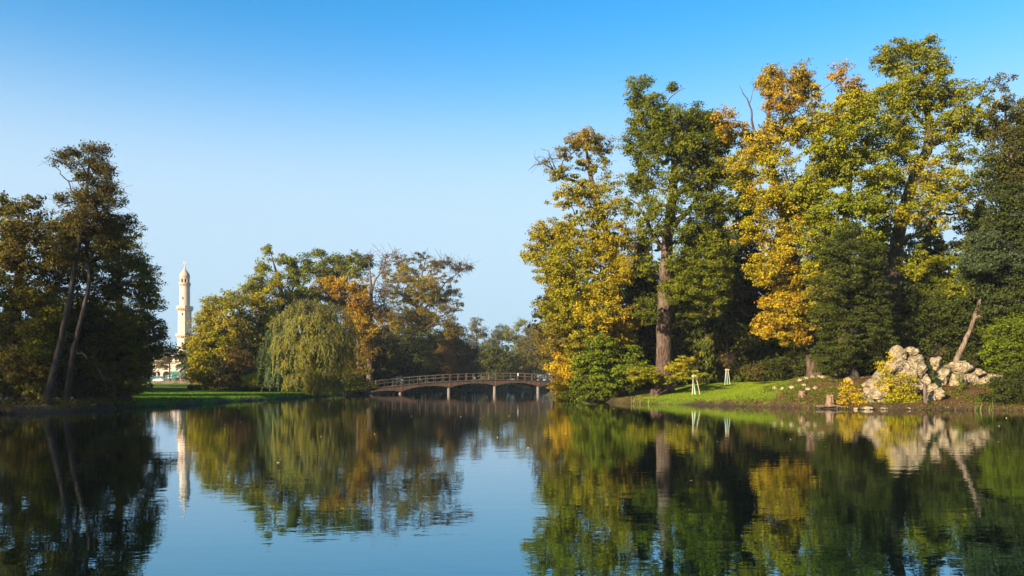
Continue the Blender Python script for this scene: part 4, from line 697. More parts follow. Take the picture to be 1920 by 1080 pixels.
def bridge():
    p1 = np.array((-19.7, 138.0)); p4 = np.array((4.4, 150.0)); step = (p4 - p1) / 3; ux = step / np.linalg.norm(step); span = np.linalg.norm(step); nrm = np.array((ux[1], -ux[0]))   # towards camera
    if nrm[1] > 0: nrm = -nrm
    root = empty('footbridge', (p1[0], p1[1], 0), 'long low arched wooden footbridge on concrete piers crossing the pond', 'bridge')
    s_ax = np.array([-1.05, -.5, 0, 1, 2, 2.4, 3, 4, 4.4]) * span; zt = np.interp; ztop_v = np.array([.30, .92, 1.48, 2.15, 2.44, 2.46, 2.28, 1.92, 1.75])
    ztop = lambda s: float(np.interp(s, s_ax, ztop_v))
    zt_s = lambda s: np.mean([ztop(s + d) for d in (-2, -1, 0, 1, 2)])
    def pt(s, off, z): q = p1 + ux * s + nrm * off; return np.array((q[0], q[1], z))
    def zbot(s):
        f = (s / span) % 1.0; return zt_s(s) - 1.12 + .62 * math.sin(math.pi * f) ** .75
    S = np.arange(-1.05 * span, 4.4 * span, .5); hw = 1.5; ax3 = np.array((ux[0], ux[1], 0)); an3 = np.array((nrm[0], nrm[1], 0))
    for side in (1, -1):
        mb = MB(); n = len(S); V = []
        for off in (hw, hw - .12):
            for s in S: V += [pt(s, side * off, zt_s(s)), pt(s, side * off, max(zbot(s), .12))]
        Q = []
        for i in range(n - 1):
            a = 2 * i; Q += [(a, a + 2, a + 3, a + 1), (2 * n + a, 2 * n + a + 1, 2 * n + a + 3, 2 * n + a + 2), (a + 1, a + 3, 2 * n + a + 3, 2 * n + a + 1), (a, 2 * n + a, 2 * n + a + 2, a + 2)]
        mb.add(V, Q)
        for s in np.arange(-1.05 * span + .1, 4.38 * span, .27):                     # raised cover battens of the boarding
            zb, z1 = max(zbot(s), .14) + .03, zt_s(s) - .1; mb.box(pt(s, side * (hw + .018), (zb + z1) / 2), (.10, .03, z1 - zb), ax3, an3)
        mb.build("side_boarding", M_PLANK, root)
        mb = MB()
        for s0, s1 in zip(S[:-1:2], S[2::2]): mb.beam(pt(s0, side * (hw + .05), zt_s(s0) + .04), pt(s1 + .02, side * (hw + .05), zt_s(s1) + .04), .2, .08)
        mb.build("edge_beam", M_RAIL, root)
        H = 1.28
        for hh, w, rn in ((.59 * H, .065, "middle_rail"), (H, .09, "top_rail")):
            rail = MB()
            ss = np.arange(-1.0 * span, 4.36 * span, span / 2)
            for s0, s1 in zip(ss[:-1], ss[1:]): rail.beam(pt(s0, side * hw, zt_s(s0) + hh), pt(s1, side * hw, zt_s(s1) + hh), .09, w)
            ro = rail.build(rn, M_RAIL, root)
        for s in np.arange(-1.0 * span, 4.3 * span, span / 2):
            for q in (1, 2): 
                s1 = s + q * span / 6; b = MB(); b.box(pt(s1, side * hw, zt_s(s1) + H * .5), (.05, .05, H - .1), ax3, an3)
                o = b.build("baluster", M_RAIL, None, origin=tuple(root.location)); o.location = (0, 0, 0); o.parent = ro
        for s in np.arange(-1.0 * span, 4.3 * span, span / 2):
            b = MB(); b.box(pt(s, side * (hw + .01), zt_s(s) + H * .5), (.11, .11, H + .12), ax3, an3)
            o = b.build("post", M_RAIL, None, origin=tuple(root.location)); o.location = (0, 0, 0); o.parent = ro
    mb = MB()
    for s0, s1 in zip(S[:-1], S[1:]): mb.beam(pt(s0, 0, zt_s(s0) - .12), pt(s1 - .03, 0, zt_s(s1) - .12), 2 * hw - .26, .12)
    mb.build("deck", M_PLANK, root)
    for k in range(5):
        s = k * span; zb = zbot(s)
        for side in (1, -1):
            c = MB(); p = pt(s, side * (hw - .45), 0); c.lathe(p, [(.30, -1.5), (.30, .05), (.27, .1), (.27, zb + .05), (.3, zb + .06), (.3, zb + .16)], 14); c.build("pier", M_CONC, root, smooth=False)
        c = MB(); c.box(pt(s, 0, zb + .22), (.45, 2 * hw - .3, .3), ax3, an3); c.build("cross_beam", M_RUST, root)
        c = MB(); c.box(pt(s, hw + .06, zb + .62), (.34, .07, .34), ax3, an3); c.build("bracket_plate", M_RUST, root)
    c = MB(); s = 2.5 * span; c.box(pt(s, hw + .1, zt_s(s) + 1.02), (.22, .03, .5), ax3, an3); c.build("notice_plate", M_WHITE, root)
bridge()

# ================================================================ TOWER
M_STONE = simple_mat("cream_plaster", (.45, .345, .265), .85, .10, .35, .2, .1); M_STONE2 = simple_mat("shaded_plaster", (.38, .285, .215), .85, .12, .5, .2, .1); M_DARK = simple_mat("dark_opening", (.03, .028, .028), .9, .1); M_GOLD = simple_mat("gilded_finial", (.6, .42, .16), .35, .1, 3, .6, 0)  # shaded_plaster: the cream plaster again, with shade put into its colour
def tower():
    D = 380.; k = D / F; x, y, _ = P(346.5, 700, D); g = gz(x, y); root = empty('minaret_tower', (x, y, g), 'tall cream white minaret with three balconies and onion dome', 'tower')
    Z = lambda py: CH + (HZ - py) * k
    c = (x, y, 0); o8 = math.pi / 8
    mb = MB(); mb.lathe(c, [(3.65, g - 1), (3.65, Z(680)), (3.45, Z(679)), (3.3, Z(633))], 8, o8); mb.build("lower_shaft", M_STONE, root)
    def balcony(py0, py1, r_in, r_out, n, rot):
        b = MB(); z0, z1 = Z(py0), Z(py1); b.lathe(c, [(r_in, z0 - 1.3), (r_out - .5, z0 - .35), (r_out, z0), (r_out, z0 + .25), (r_out - .25, z0 + .26), (r_out - .25, z1 - .22), (r_out, z1 - .2), (r_out, z1), (r_out - .35, z1), (r_out - .35, z0 + .3), (r_in - .2, z0 + .3)], n, rot, cap=False)
        q = b
        for i in range(n * 3 if n < 12 else n):
            m_ = n * 3 if n < 12 else n; t = rot + 2 * math.pi * i / m_; R = r_out * (.96 if n < 12 else 1) - .1; q.box((x + math.cos(t) * (R - .35), y + math.sin(t) * (R - .35), z0 - .55), (.5, .28, .6), (math.cos(t), math.sin(t), 0), (-math.sin(t), math.cos(t), 0))
        b.build("balcony", M_STONE, root)
    balcony(630, 626.5, 3.3, 4.15, 8, o8)
    mb = MB(); mb.lathe(c, [(3.05, Z(629)), (3.0, Z(605)), (3.1, Z(604.6)), (3.1, Z(604)), (2.98, Z(603.6)), (2.95, Z(578))], 8, o8); mb.build("middle_shaft", M_STONE, root)
    balcony(579, 574.5, 2.95, 3.95, 8, o8)
    mb = MB(); mb.lathe(c, [(2.42, Z(578)), (2.38, Z(574)), (2.3, Z(534))], 24); mb.build("upper_shaft", M_STONE, root, smooth=False)
    balcony(533.5, 530.5, 2.3, 2.75, 24, 0)
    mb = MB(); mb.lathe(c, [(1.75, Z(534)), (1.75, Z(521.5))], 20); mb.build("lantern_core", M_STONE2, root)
    mb = MB()
    for i in range(8):                                                     # arcade posts and round arches of the lantern
        t = i * math.pi / 4 + .2; d = np.array((math.cos(t), math.sin(t), 0)); e = np.array((-d[1], d[0], 0)); mb.box(np.array((x, y, (Z(531) + Z(521.2)) / 2)) + d * 2.0, (.3, .55, Z(521.2) - Z(531)), d, e)
    mb.lathe(c, [(2.0, Z(523.2)), (2.22, Z(523.2)), (2.25, Z(521)), (2.45, Z(520.8)), (2.45, Z(520.2)), (2.1, Z(520.1))], 24, cap=False); mb.build("lantern_arcade", M_STONE, root)
    for i in range(8):
        t = (i + .5) * math.pi / 4 + .2; d = np.array((math.cos(t), math.sin(t), 0)); e = np.array((-d[1], d[0], 0)); b = MB(); zc = (Z(530) + Z(525)) / 2
        prof = [(-.42, -.9), (.42, -.9), (.42, .45), (.3, .75), (0, .9), (-.3, .75), (-.42, .45)]; V = [np.array((x, y, zc)) + d * 1.82 + e * a + np.array((0, 0, b_)) for a, b_ in prof]; V2 = [v - d * .1 for v in V]
        b.add(V + V2, [(i_, (i_ + 1) % 7, 7 + (i_ + 1) % 7, 7 + i_) for i_ in range(7)], [(0, j, j + 1) for j in range(1, 6)]); b.build("window", M_DARK, root)
    mb = MB(); prof = []
    for py, r in ((520.4, 2.3), (518, 2.32), (515, 2.2), (512, 1.85), (509.5, 1.35), (507, .85), (504.5, .5), (502, .3), (500, .18)): prof.append((r, Z(py)))
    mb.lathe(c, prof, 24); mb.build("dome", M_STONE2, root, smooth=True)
    mb = MB(); mb.lathe(c, [(.12, Z(500.5)), (.12, Z(498.8)), (.38, Z(498)), (.38, Z(497)), (.1, Z(496)), (.1, Z(494))], 10)
    pts = [(x + .62 * math.sin(t), y, Z(491.8) - .62 * math.cos(t) + .1) for t in np.linspace(-2.3, 2.3, 13)]; mb.tube(pts, [.05 + .13 * math.sin(math.pi * i / 12) for i in range(13)], 6); mb.build("finial", M_GOLD, root)
    # windows on the shafts
    for py in (560, 590, 645):
        b = MB(); R = 2.36 if py < 570 else 3.0 * math.cos(o8) if py < 620 else 3.42 * math.cos(o8); b.box((x + .0, y - R - .01, Z(py)), (.5, .12, 1.3)); b.build("window", M_DARK, root)
    # arcaded base building, four corner turrets
    bx = MB(); w = 10.6; z1 = Z(682.5); yf = y - w; n_ar = 5; aw = 2 * w / n_ar
    def arc_wall(b, org, ux_, L, nn, zb, zt, r, zs, th):
        """wall with real round arched openings"""
        aw = L / nn; nz = np.array((-ux_[1], ux_[0], 0))
        for i in range(nn):
            cx = (i + .5) * aw; t = np.linspace(0, math.pi, 13); inner = [(cx + r, zb)] + [(cx + r * math.cos(q), zs + r * math.sin(q)) for q in t] + [(cx - r, zb)]
            outer = [((i + 1) * aw, zb)] + [((i + 1) * aw, zs + (zt - zs) * min(1, q / .8)) if q < .8 else (cx - aw / 2, zs + (zt - zs) * min(1, (math.pi - q) / .8)) if q > math.pi - .8 else (cx + aw / 2 * math.cos((q - .8) / (math.pi - 1.6) * math.pi) if False else cx + aw / 2 * (1 - 2 * (q - .8) / (math.pi - 1.6)), zt) for q in t] + [(i * aw, zb)]
            V = []
            for off in (0, th):
                for s, z in inner + outer: V.append(np.array(org) + np.array(ux_) * s + nz * off + np.array((0, 0, z)))
            m = len(inner); T = 2 * m; Q = []
            for j in range(m - 1): Q += [(j, j + 1, m + j + 1, m + j), (T + j, T + m + j, T + m + j + 1, T + j + 1), (j, T + j, T + j + 1, j + 1)]
            b.add(V, Q)
    arc_wall(bx, (x - w, yf, 0), np.array((1., 0, 0)), 2 * w, n_ar, g - .3, z1, 1.62, Z(703), .7)
    arc_wall(bx, (x - w, y + w, 0), np.array((0., -1, 0)), 2 * w, n_ar, g - .3, z1, 1.62, Z(703), .7)
    bx.box((x, yf - .1, z1 - 1.15), (2 * w + .4, .25, .25)); bx.box((x, y, z1 + .12), (2 * w + .6, 2 * w + .6, .3)); bx.build("arcade", M_STONE, root)
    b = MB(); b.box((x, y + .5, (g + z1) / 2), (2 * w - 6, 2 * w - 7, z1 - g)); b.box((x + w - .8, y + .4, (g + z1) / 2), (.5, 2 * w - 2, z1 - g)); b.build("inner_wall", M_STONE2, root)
    b = MB()
    for i in range(24): b.box((x - w + .45 + i * (2 * w - .9) / 23, yf + .15, z1 + .75), (.22, .2, .95))
    b.box((x, yf + .15, z1 + 1.3), (2 * w, .3, .2)); b.build("parapet", M_STONE, root)
    b = MB(); b.box((x, y, z1 + 1.9), (11, 11, 3.4)); b.build("upper_storey", M_STONE, root)
    for i in range(5): b = MB(); b.box((x - 4.1 + i * 2.05, y - 5.52, z1 + 1.9), (.95, .1, 2.3)); b.build("window", M_DARK, root)
    for sx in (-1, 1):
        for sy in (-1, 1):
            b = MB(); q = (x + sx * (w - .9), y + sy * (w - .9), 0); b.lathe(q, [(.85, z1 + .2), (.85, z1 + 3.4), (1.05, z1 + 3.5), (1.05, z1 + 3.8), (.75, z1 + 4.4), (.3, z1 + 5.2), (.06, z1 + 6.2)], 12); b.build("turret", M_STONE, root)
tower()
M_TEAL = simple_mat("teal_painted_metal", (.012, .075, .07), .5, .15); M_TEAL2 = simple_mat("green_netting", (.02, .12, .09), .8, .15); M_CAR = simple_mat("white_car_paint", (.7, .7, .72), .35, .03, 2, .5, 0); M_GLASS = simple_mat("dark_glass", (.03, .035, .04), .15, .05, 2, .5, 0); M_TYRE = simple_mat("black_rubber", (.02, .02, .02), .8, .1)
def container(px, w, D, h, label, notice):
    x, y, _ = P(px, 715, D); g = gz(x, y); r = empty('shipping_container', (x, y, g), label, 'container', 'teal containers before the tower'); b = MB(); b.box((x, y, g + h / 2 + .15), (w, 2.4, h))
    for i in range(int(w / .3)): b.box((x - w / 2 + .2 + i * .3, y - 1.22, g + h / 2 + .15), (.13, .06, h - .3))
    b.build("body", M_TEAL, r); 
    for sx in (-1, 1):
        for sy in (-1, 1): b = MB(); b.box((x + sx * (w / 2 - .1), y + sy * 1.17, g + .08), (.22, .16, .2)); b.build("foot", M_TYRE, r)
    if notice: b = MB(); b.box((x - .2, y - 1.28, g + h * .72), (1.5, .04, .5)); b.build("notice_board", M_WHITE, r)
container(321, 4.6, 356, 2.7, 'teal metal container with a small white notice before the tower arcade', True)
container(296, 6.2, 360, 2.4, 'teal container half hidden by the left trees', False)
x, y, _ = P(331, 705, 362); g = gz(x, y); r = empty('scaffold_screen', (x, y, g), 'green netting screen on posts across the tower arcade', 'screen')
b = MB(); b.box((x, y, g + 4.0), (5.6, .06, 1.5)); b.build("netting", M_TEAL2, r)
for i in range(4): b = MB(); b.lathe((x - 2.7 + i * 1.8, y + .08, 0), [(.05, g - .1), (.05, g + 4.8)], 8); b.build("post", M_RAIL, r)
def car(px, D, label):
    x, y, _ = P(px, 715, D); g = gz(x, y); r = empty('parked_car', (x, y, g), label, 'car'); b = MB()
    prof = [(-2.1, .35), (-2.15, .75), (-2.0, 1.0), (-1.2, 1.08), (-.55, 1.5), (.9, 1.52), (1.65, 1.1), (2.1, .98), (2.15, .4)]; V = []
    for s, inset in ((-1, 0), (1, 0)):
        for a, z in prof: V.append((x + a, y + s * (.85 - (.12 if z > 1.2 else 0)), g + z))
    n = len(prof); b.add(V, [(i, i + 1, n + i + 1, n + i) for i in range(n - 1)] + [(n - 1, 0, n, 2 * n - 1)], [(0, i + 1, i) for i in range(1, n - 1)] + [(n, n + i, n + i + 1) for i in range(1, n - 1)]); b.build("body", M_CAR, r)
    b = MB(); b.add([(x - .95, y - .83, g + 1.1), (x + 1.35, y - .83, g + 1.1), (x + .85, y - .755, g + 1.45), (x - .5, y - .755, g + 1.45)], [(0, 1, 2, 3)]); b.build("window", M_GLASS, r)
    for sx in (-1.3, 1.3):
        for sy in (-.8, .8):
            b = MB(); t = np.linspace(0, 2 * math.pi, 15)[:-1]; V = [(x + sx + .33 * math.cos(q), y + sy + o, g + .33 + .33 * math.sin(q)) for o in (-.1, .1) for q in t]; b.add(V, [(i, (i + 1) % 14, 14 + (i + 1) % 14, 14 + i) for i in range(14)], [(0, i, i + 1) for i in range(1, 13)] + [(14, 14 + i + 1, 14 + i) for i in range(1, 13)]); b.build("wheel", M_TYRE, r)
car(297, 345, 'white car parked on the gravel before the tower')
def person(px, D, label):
    x, y, _ = P(px, 715, D); g = gz(x, y); rt = empty('person', (x, y, g), label, 'person')
    def skin(name, verts, edges, mat):
        me = bpy.data.meshes.new(name); me.from_pydata([v[:3] for v in verts], edges, []); o = bpy.data.objects.new(name, me); sc.collection.objects.link(o); o.parent = rt
        me.materials.append(mat); m = o.modifiers.new("skin", 'SKIN'); me.skin_vertices or None
        if not me.skin_vertices: bpy.context.view_layer.objects.active = o
        for i, v in enumerate(verts): me.skin_vertices[0].data[i].radius = (v[3], v[3] * .85)
        me.skin_vertices[0].data[0].use_root = True; o.modifiers.new("sub", 'SUBSURF').levels = 1; return o
    sk = simple_mat("skin_tone", (.45, .28, .2), .6, .05); jk = simple_mat("red_jacket_cloth", (.42, .04, .03), .85, .1); tr = simple_mat("dark_trouser_cloth", (.03, .035, .06), .9, .1); hr = simple_mat("dark_hair", (.03, .02, .015), .8, .1)
    try:
        skin("body", [(0, 0, .92, .12), (0, 0, 1.2, .13), (0, 0, 1.42, .11), (0, 0, 1.52, .05), (0, -.01, 1.62, .085), (0, 0, 1.72, .07), (.19, 0, 1.42, .055), (.24, .02, 1.15, .042), (.22, -.08, .92, .032), (-.19, 0, 1.42, .055), (-.24, .02, 1.15, .042), (-.22, -.06, .92, .032), (.09, 0, .86, .085), (.11, -.02, .48, .055), (.11, .02, .08, .04), (.11, -.12, .04, .035), (-.09, 0, .86, .085), (-.1, -.08, .48, .055), (-.12, .1, .1, .04), (-.12, -.02, .04, .035)],
          [(0, 1), (1, 2), (2, 3), (3, 4), (4, 5), (2, 6), (6, 7), (7, 8), (2, 9), (9, 10), (10, 11), (0, 12), (12, 13), (13, 14), (14, 15), (0, 16), (16, 17), (17, 18), (18, 19)], sk)
        skin("jacket", [(0, 0, .9, .145), (0, 0, 1.2, .15), (0, 0, 1.42, .13), (.19, 0, 1.42, .07), (.24, .02, 1.15, .055), (.225, -.07, .96, .045), (-.19, 0, 1.42, .07), (-.24, .02, 1.15, .055), (-.225, -.05, .96, .045)], [(0, 1), (1, 2), (2, 3), (3, 4), (4, 5), (2, 6), (6, 7), (7, 8)], jk)
        skin("trousers", [(0, 0, .92, .13), (.09, 0, .86, .1), (.11, -.02, .48, .07), (.11, .02, .12, .055), (-.09, 0, .86, .1), (-.1, -.08, .48, .07), (-.12, .1, .14, .055)], [(0, 1), (1, 2), (2, 3), (0, 4), (4, 5), (5, 6)], tr)
        skin("hair", [(0, .02, 1.7, .085), (0, .03, 1.76, .07)], [(0, 1)], hr)
    except Exception as e: print("person:", e)
person(307.5, 340, 'person in a red jacket walking beside the teal container')

# ================================================================ ROCKS
mr, nt, b = new_mat("limestone"); v = mapping(nt, (1, 1, 1)); n1 = noise(nt, 2.2, 7, .65, v); n2 = noise(nt, 9, 5, .7, v)
vo = nt.nodes.new("ShaderNodeTexVoronoi"); vo.inputs['Scale'].default_value = 5; nt.links.new(v, vo.inputs['Vector'])
col = mix(nt, ramp(nt, n1, [(.3, (.075, .052, .028)), (.48, (.29, .225, .135)), (.68, (.47, .385, .25))]), (.07, .06, .04), ramp(nt, n2, [(.52, (0, 0, 0)), (.66, (1, 1, 1))]))
col = mix(nt, col, (.055, .05, .02), ramp(nt, noise(nt, .9, 4, .6, geopos(nt)), [(.5, (0, 0, 0)), (.68, (.75, .75, .75))]))
col = mix(nt, col, (.06, .045, .028), ramp(nt, vo.outputs['Distance'], [(.05, (.8, .8, .8)), (.2, (0, 0, 0))]))
nt.links.new(col, b.inputs['Base Color']); b.inputs['Roughness'].default_value = .95; b.inputs['Specular IOR Level'].default_value = .1
bump(nt, math_n(nt, 'ADD', n1, math_n(nt, 'MULTIPLY', vo.outputs['Distance'], .5)), b, 1, .25); M_ROCK = mr
import bmesh
def ico(sub):
    bm = bmesh.new(); bmesh.ops.create_icosphere(bm, subdivisions=sub, radius=1); V = np.array([v.co[:] for v in bm.verts]); T = np.array([[v.index for v in f.verts] for f in bm.faces]); bm.free(); return V, T
IV, IT = ico(4)
def rock(px, py, rx, ry, D, label, seed, group=None, name='boulder', mat=None, depth=None, sink=0):
    k = D / F; c = P(px, py, D); a, b_ = rx * k, ry * k; d = depth or (a + b_) * .5
    V = IV.copy(); rs = np.random.RandomState(seed)
    for _ in range(9):                                                   # chop flats
        n = rs.normal(size=3); n /= np.linalg.norm(n); h = rs.uniform(.58, .88); dd = V @ n; V = V - np.outer(np.maximum(0, dd - h), n) * .85
    V = V * (1 + .20 * vnoise(V * 1.6, seed) + .13 * vnoise(V * 3.7, seed + 1) + .08 * vnoise(V * 8.5, seed + 2) + .035 * vnoise(V * 18, seed + 3))[:, None]
    pit = vnoise(V * 3.2, seed + 7); V *= (1 - .16 * np.clip(pit - .35, 0, 1))[:, None]
    V *= (1 - .10 * np.clip(.12 - np.abs(vnoise(V * 2.3, seed + 9)), 0, 1) / .12)[:, None]; t = rs.rand() * 6.28; V[:, :2] = V[:, :2] @ np.array([[math.cos(t), -math.sin(t)], [math.sin(t), math.cos(t)]])
    V = V * (a * 1.24, d * 1.24, b_ * 1.24) + c
    o = np_mesh(name, V, [IT], mat or M_ROCK, smooth=True, origin=tuple(c)); tag(o, label, 'rock' if mat is None else 'stump', group); return o
G_P = 'limestone boulders of the rock pile'
R = [(1686, 662, 13, 13, 'pale squarish boulder on top of the pinnacle, left one'), (1709, 660, 14, 9, 'flat topped boulder on top of the pinnacle, right one'), (1721, 672, 10, 12, 'rough pitted boulder at the upper right shoulder of the pinnacle'), (1716, 680, 13, 12, 'rounded boulder just below the pinnacle top'),
 (1693, 690, 14, 16, 'large upright boulder in the middle of the pinnacle face'), (1672, 693, 12, 14, 'boulder half covered by the yellow shrub on the pinnacle'), (1722, 696, 12, 13, 'boulder on the right edge of the pinnacle below its shoulder'), (1706, 706, 13, 14, 'brownish boulder in the lower middle of the pinnacle'), (1730, 716, 10, 14, 'tall narrow boulder on the right flank of the pinnacle'), (1650, 706, 12, 12, 'boulder on the left shoulder of the pile beside the yellow shrub'),
 (1637, 722, 15, 12, 'boulder stepping down at the left side of the pile'), (1628, 740, 12, 12, 'pale rounded boulder low at the left end of the pile'), (1650, 734, 15, 13, 'pitted boulder low in the left part of the pile'), (1680, 722, 18, 18, 'big boulder hidden behind the yellow shrub'), (1710, 728, 16, 15, 'boulder low in the pile left of the wooden post'), (1627, 755, 10, 8, 'small white boulder just above the water at the left end'), (1652, 756, 12, 8, 'small boulder above the water under the shrub'), (1747, 730, 9, 12, 'upright pale boulder directly right of the wooden post'), (1760, 738, 8, 11, 'dark edged small boulder right of the post'), (1742, 748, 10, 7, 'small low boulder at the foot of the wooden post')]
for i, (px, py, rx, ry, lb) in enumerate(R): rock(px, py, rx, ry, 56.5 - (py - 650) * .022 + (i % 3) * .25, lb, 200 + i, G_P)
R2 = [(1753, 682, 10, 11, 'mossy boulder left of the leaning trunk foot'), (1766, 707, 15, 15, 'large pitted boulder below the leaning trunk'), (1799, 689, 16, 14, 'large rounded boulder right of the leaning trunk foot'), (1792, 715, 15, 14, 'pale boulder under the large rounded one'), (1816, 712, 15, 13, 'cream boulder in the middle of the low wall'), (1835, 701, 12, 8, 'smooth tilted slab on top of the low wall'), (1845, 715, 10, 9, 'small boulder under the tilted slab'), (1863, 713, 16, 11, 'broad pale boulder at the right end of the low wall'), (1840, 733, 18, 10, 'flat shaded boulder at the foot of the low wall'), (1858, 730, 10, 8, 'small boulder at the right foot of the low wall'), (1790, 730, 8, 5, 'tiny stone half sunk in the brown litter'), (1775, 690, 8, 7, 'small boulder wedged against the leaning trunk')]
for i, (px, py, rx, ry, lb) in enumerate(R2): rock(px, py, rx, ry, 58 + (i % 3) * .2, lb, 240 + i, 'boulders of the low wall under the leaning tree')
R3 = [(1511, 709, 7, 5), (1524, 707, 8, 5), (1536, 705, 6, 5), (1542, 707, 5, 4), (1500, 712, 5, 4), (1507, 721, 6, 3.5), (1484, 726, 6, 4), (1467, 728, 5, 4), (1453, 727, 5, 6), (1515, 729, 7, 4), (1560, 710, 7, 4), (1590, 712, 8, 7), (1529, 727, 5, 5)]
for i, (px, py, rx, ry) in enumerate(R3):
    D = hit(px, py + ry * .5); x, y, _ = P(px, py, D); z = gz(x, y); kk = D / F; py2 = HZ - (z + ry * kk * .45 - CH) / kk
    rock(px, py2 + ry * .25, rx * .75, ry * .8, D, 'small pale stone scattered in the litter right of the grass mound', 260 + i, 'small stones scattered on the mound', name='stone')
R4 = [(1625, 765, 14, 4), (1655, 766, 12, 3), (1672, 766, 10, 3), (1700, 766, 12, 3), (1722, 766, 11, 3), (1755, 765, 11, 5), (1778, 767, 8, 3), (1848, 765, 5, 3), (1880, 766, 7, 3), (1605, 766, 6, 2.5)]
for i, (px, py, rx, ry) in enumerate(R4): rock(px, py + .6, rx * .7, ry * .8, 52.9, 'flat wet stone at the water line below the rock pile', 280 + i, 'stones at the water line', name='stone')
M_STUMP = simple_mat("cut_stump_wood", (.19, .12, .075), .9, .6, 6, .2, 1)
def stump(px, pyb, pyt, rpx, D, label, seed):
    D = hit(px, pyb); k = D / F; x, y, _ = P(px, pyb, D); g = gz(x, y); zt = CH + (HZ - pyt) * k; r = rpx * k; rs = np.random.RandomState(seed); n = 22; V = []; rings = [(1.35, g - .3), (1.15, g + .15), (1, (g + zt) / 2), (.97, zt - .03), (.9, zt)]
    for f, z in rings:
        for i in range(n): t = 2 * math.pi * i / n; q = f * r * (1 + .12 * math.sin(3 * t + seed) + .07 * math.sin(7 * t + 1)); V.append((x + q * math.cos(t), y + q * math.sin(t), z + (.06 * math.sin(2 * t + seed) if z > zt - .1 else 0)))
    b = MB(); m = len(rings); V.append((x, y, zt + .02)); b.add(V, [(j * n + i, j * n + (i + 1) % n, (j + 1) * n + (i + 1) % n, (j + 1) * n + i) for j in range(m - 1) for i in range(n)], [((m - 1) * n + i, (m - 1) * n + (i + 1) % n, m * n) for i in range(n)])
    tag(b.build("tree_stump", M_STUMP, None, origin=(x, y, g)), label, 'stump')
stump(1504, 744, 734, 5.5, 56.5, 'short pinkish tree stump halfway down the littered bank', 1)
stump(1556, 759, 741, 6.5, 54.5, 'taller pinkish tree stump close to the water left of the yellow shrubs', 2)
b = MB(); x, y, _ = P(1735, 760, 53.4); b.tube([(x, y, -.6), (x + .02, y, .5), (x, y + .05, 1.15), (x - .03, y + .02, 1.75)], [.15, .135, .125, .115], 9)
tag(b.build("wooden_post", M_DEAD, None, smooth=True, origin=(x, y, 0)), 'brown upright wooden post in front of the rock pinnacle', 'post')
b = MB(); p0 = P(1530, 763, 54.6); p1 = P(1600, 765, 54); b.tube([p0 + (0, 0, .05), (p0 + p1) / 2 + (0, 0, .12), p1], [.05, .06, .03], 6); tag(b.build("fallen_branch", M_DEAD, None, origin=tuple(p0)), 'thin pale fallen branch lying along the water edge by the stump', 'branch')
# shrubs over the rocks
tree('yellow_shrub', 'yellow leaved shrub spilling over the front of the rock pinnacle', 54.4,
 [(1690, 764, .05), (1690, 745, .04), (1688, 700, .015)],
 [(1668, 672, 4, 14, ['yellow', 'lime'], .7), (1655, 685, 12, 10, ['yellow', 'lime'], .6), (1662, 700, 14, 12, ['yellow', 'lime'], .7), (1690, 708, 18, 10, ['yellow', 'lime'], .6), (1665, 725, 22, 14, ['yellow', 'lime', 'fresh'], .8), (1698, 730, 22, 15, ['lime', 'yellow', 'fresh'], .8), (1712, 712, 10, 10, ['yellow', 'lime'], .5), (1675, 748, 24, 12, ['lime', 'gold', 'fresh'], .8), (1708, 748, 20, 12, ['fresh', 'yellow', 'lime'], .8), (1660, 755, 14, 8, ['lime', 'fresh'], .7)],
 seed=300, leaf=.065, crad=.3, npc=18, cat='shrub', stems=9, depth=.3, tip=.006, extra_back=.2)
tree('yellow_shrub', 'golden shrub at the left end of the rock pile near the stump', 54.0,
 [(1592, 765, .04), (1592, 750, .03), (1592, 725, .01)],
 [(1590, 722, 12, 12, ['yellow', 'gold'], .6), (1580, 738, 12, 8, ['gold', 'yellow'], .6), (1602, 738, 16, 12, ['gold', 'yellow', 'lime', 'gold'], .8), (1592, 754, 20, 10, ['gold', 'orange', 'lime'], .9), (1612, 752, 10, 10, ['gold', 'lime'], .7)],
 seed=301, leaf=.065, crad=.3, npc=18, cat='shrub', stems=7, depth=.4, tip=.006)
tree('ivy_plant', 'dark green ivy climbing between the pinnacle and the low wall', 56.2, [(1742, 735, .03), (1742, 720, .02), (1740, 700, .01)],
 [(1740, 690, 6, 10, ['green', 'dgreen']), (1745, 708, 8, 12, ['green', 'fresh']), (1750, 722, 10, 8, ['green', 'dgreen'])], seed=302, leaf=.06, crad=.28, npc=20, cat='plant', depth=.5, tip=.006)
tree('ivy_plant', 'small green creeper on the cream boulders of the low wall', 56.6, [(1800, 735, .02), (1800, 722, .015), (1800, 708, .01)],
 [(1799, 708, 5, 8, ['fresh', 'green'], .8), (1802, 722, 5, 8, ['fresh', 'green'], .8)], seed=303, leaf=.05, crad=.2, npc=16, cat='plant', depth=.5, tip=.006)
tree('bare_shrub', 'thin reddish twiggy shrub beside the leaning trunk', 59.5, [(1760, 695, .03), (1760, 675, .02), (1760, 660, .01)],
 [(1750, 670, 10, 10, ['rust', 'brown'], .25), (1765, 662, 10, 10, ['rust', 'brown'], .25)], seed=304, leaf=.05, crad=.3, npc=10, cat='shrub', stems=5, tip=.008)
tree('bare_shrub', 'thin reddish twiggy shrub behind the tilted slab', 59.5, [(1822, 700, .03), (1822, 690, .02), (1822, 680, .01)],
 [(1820, 688, 9, 10, ['rust', 'brown'], .25), (1828, 680, 5, 8, ['rust', 'brown'], .25)], seed=305, leaf=.05, crad=.3, npc=10, cat='shrub', stems=5, tip=.008)

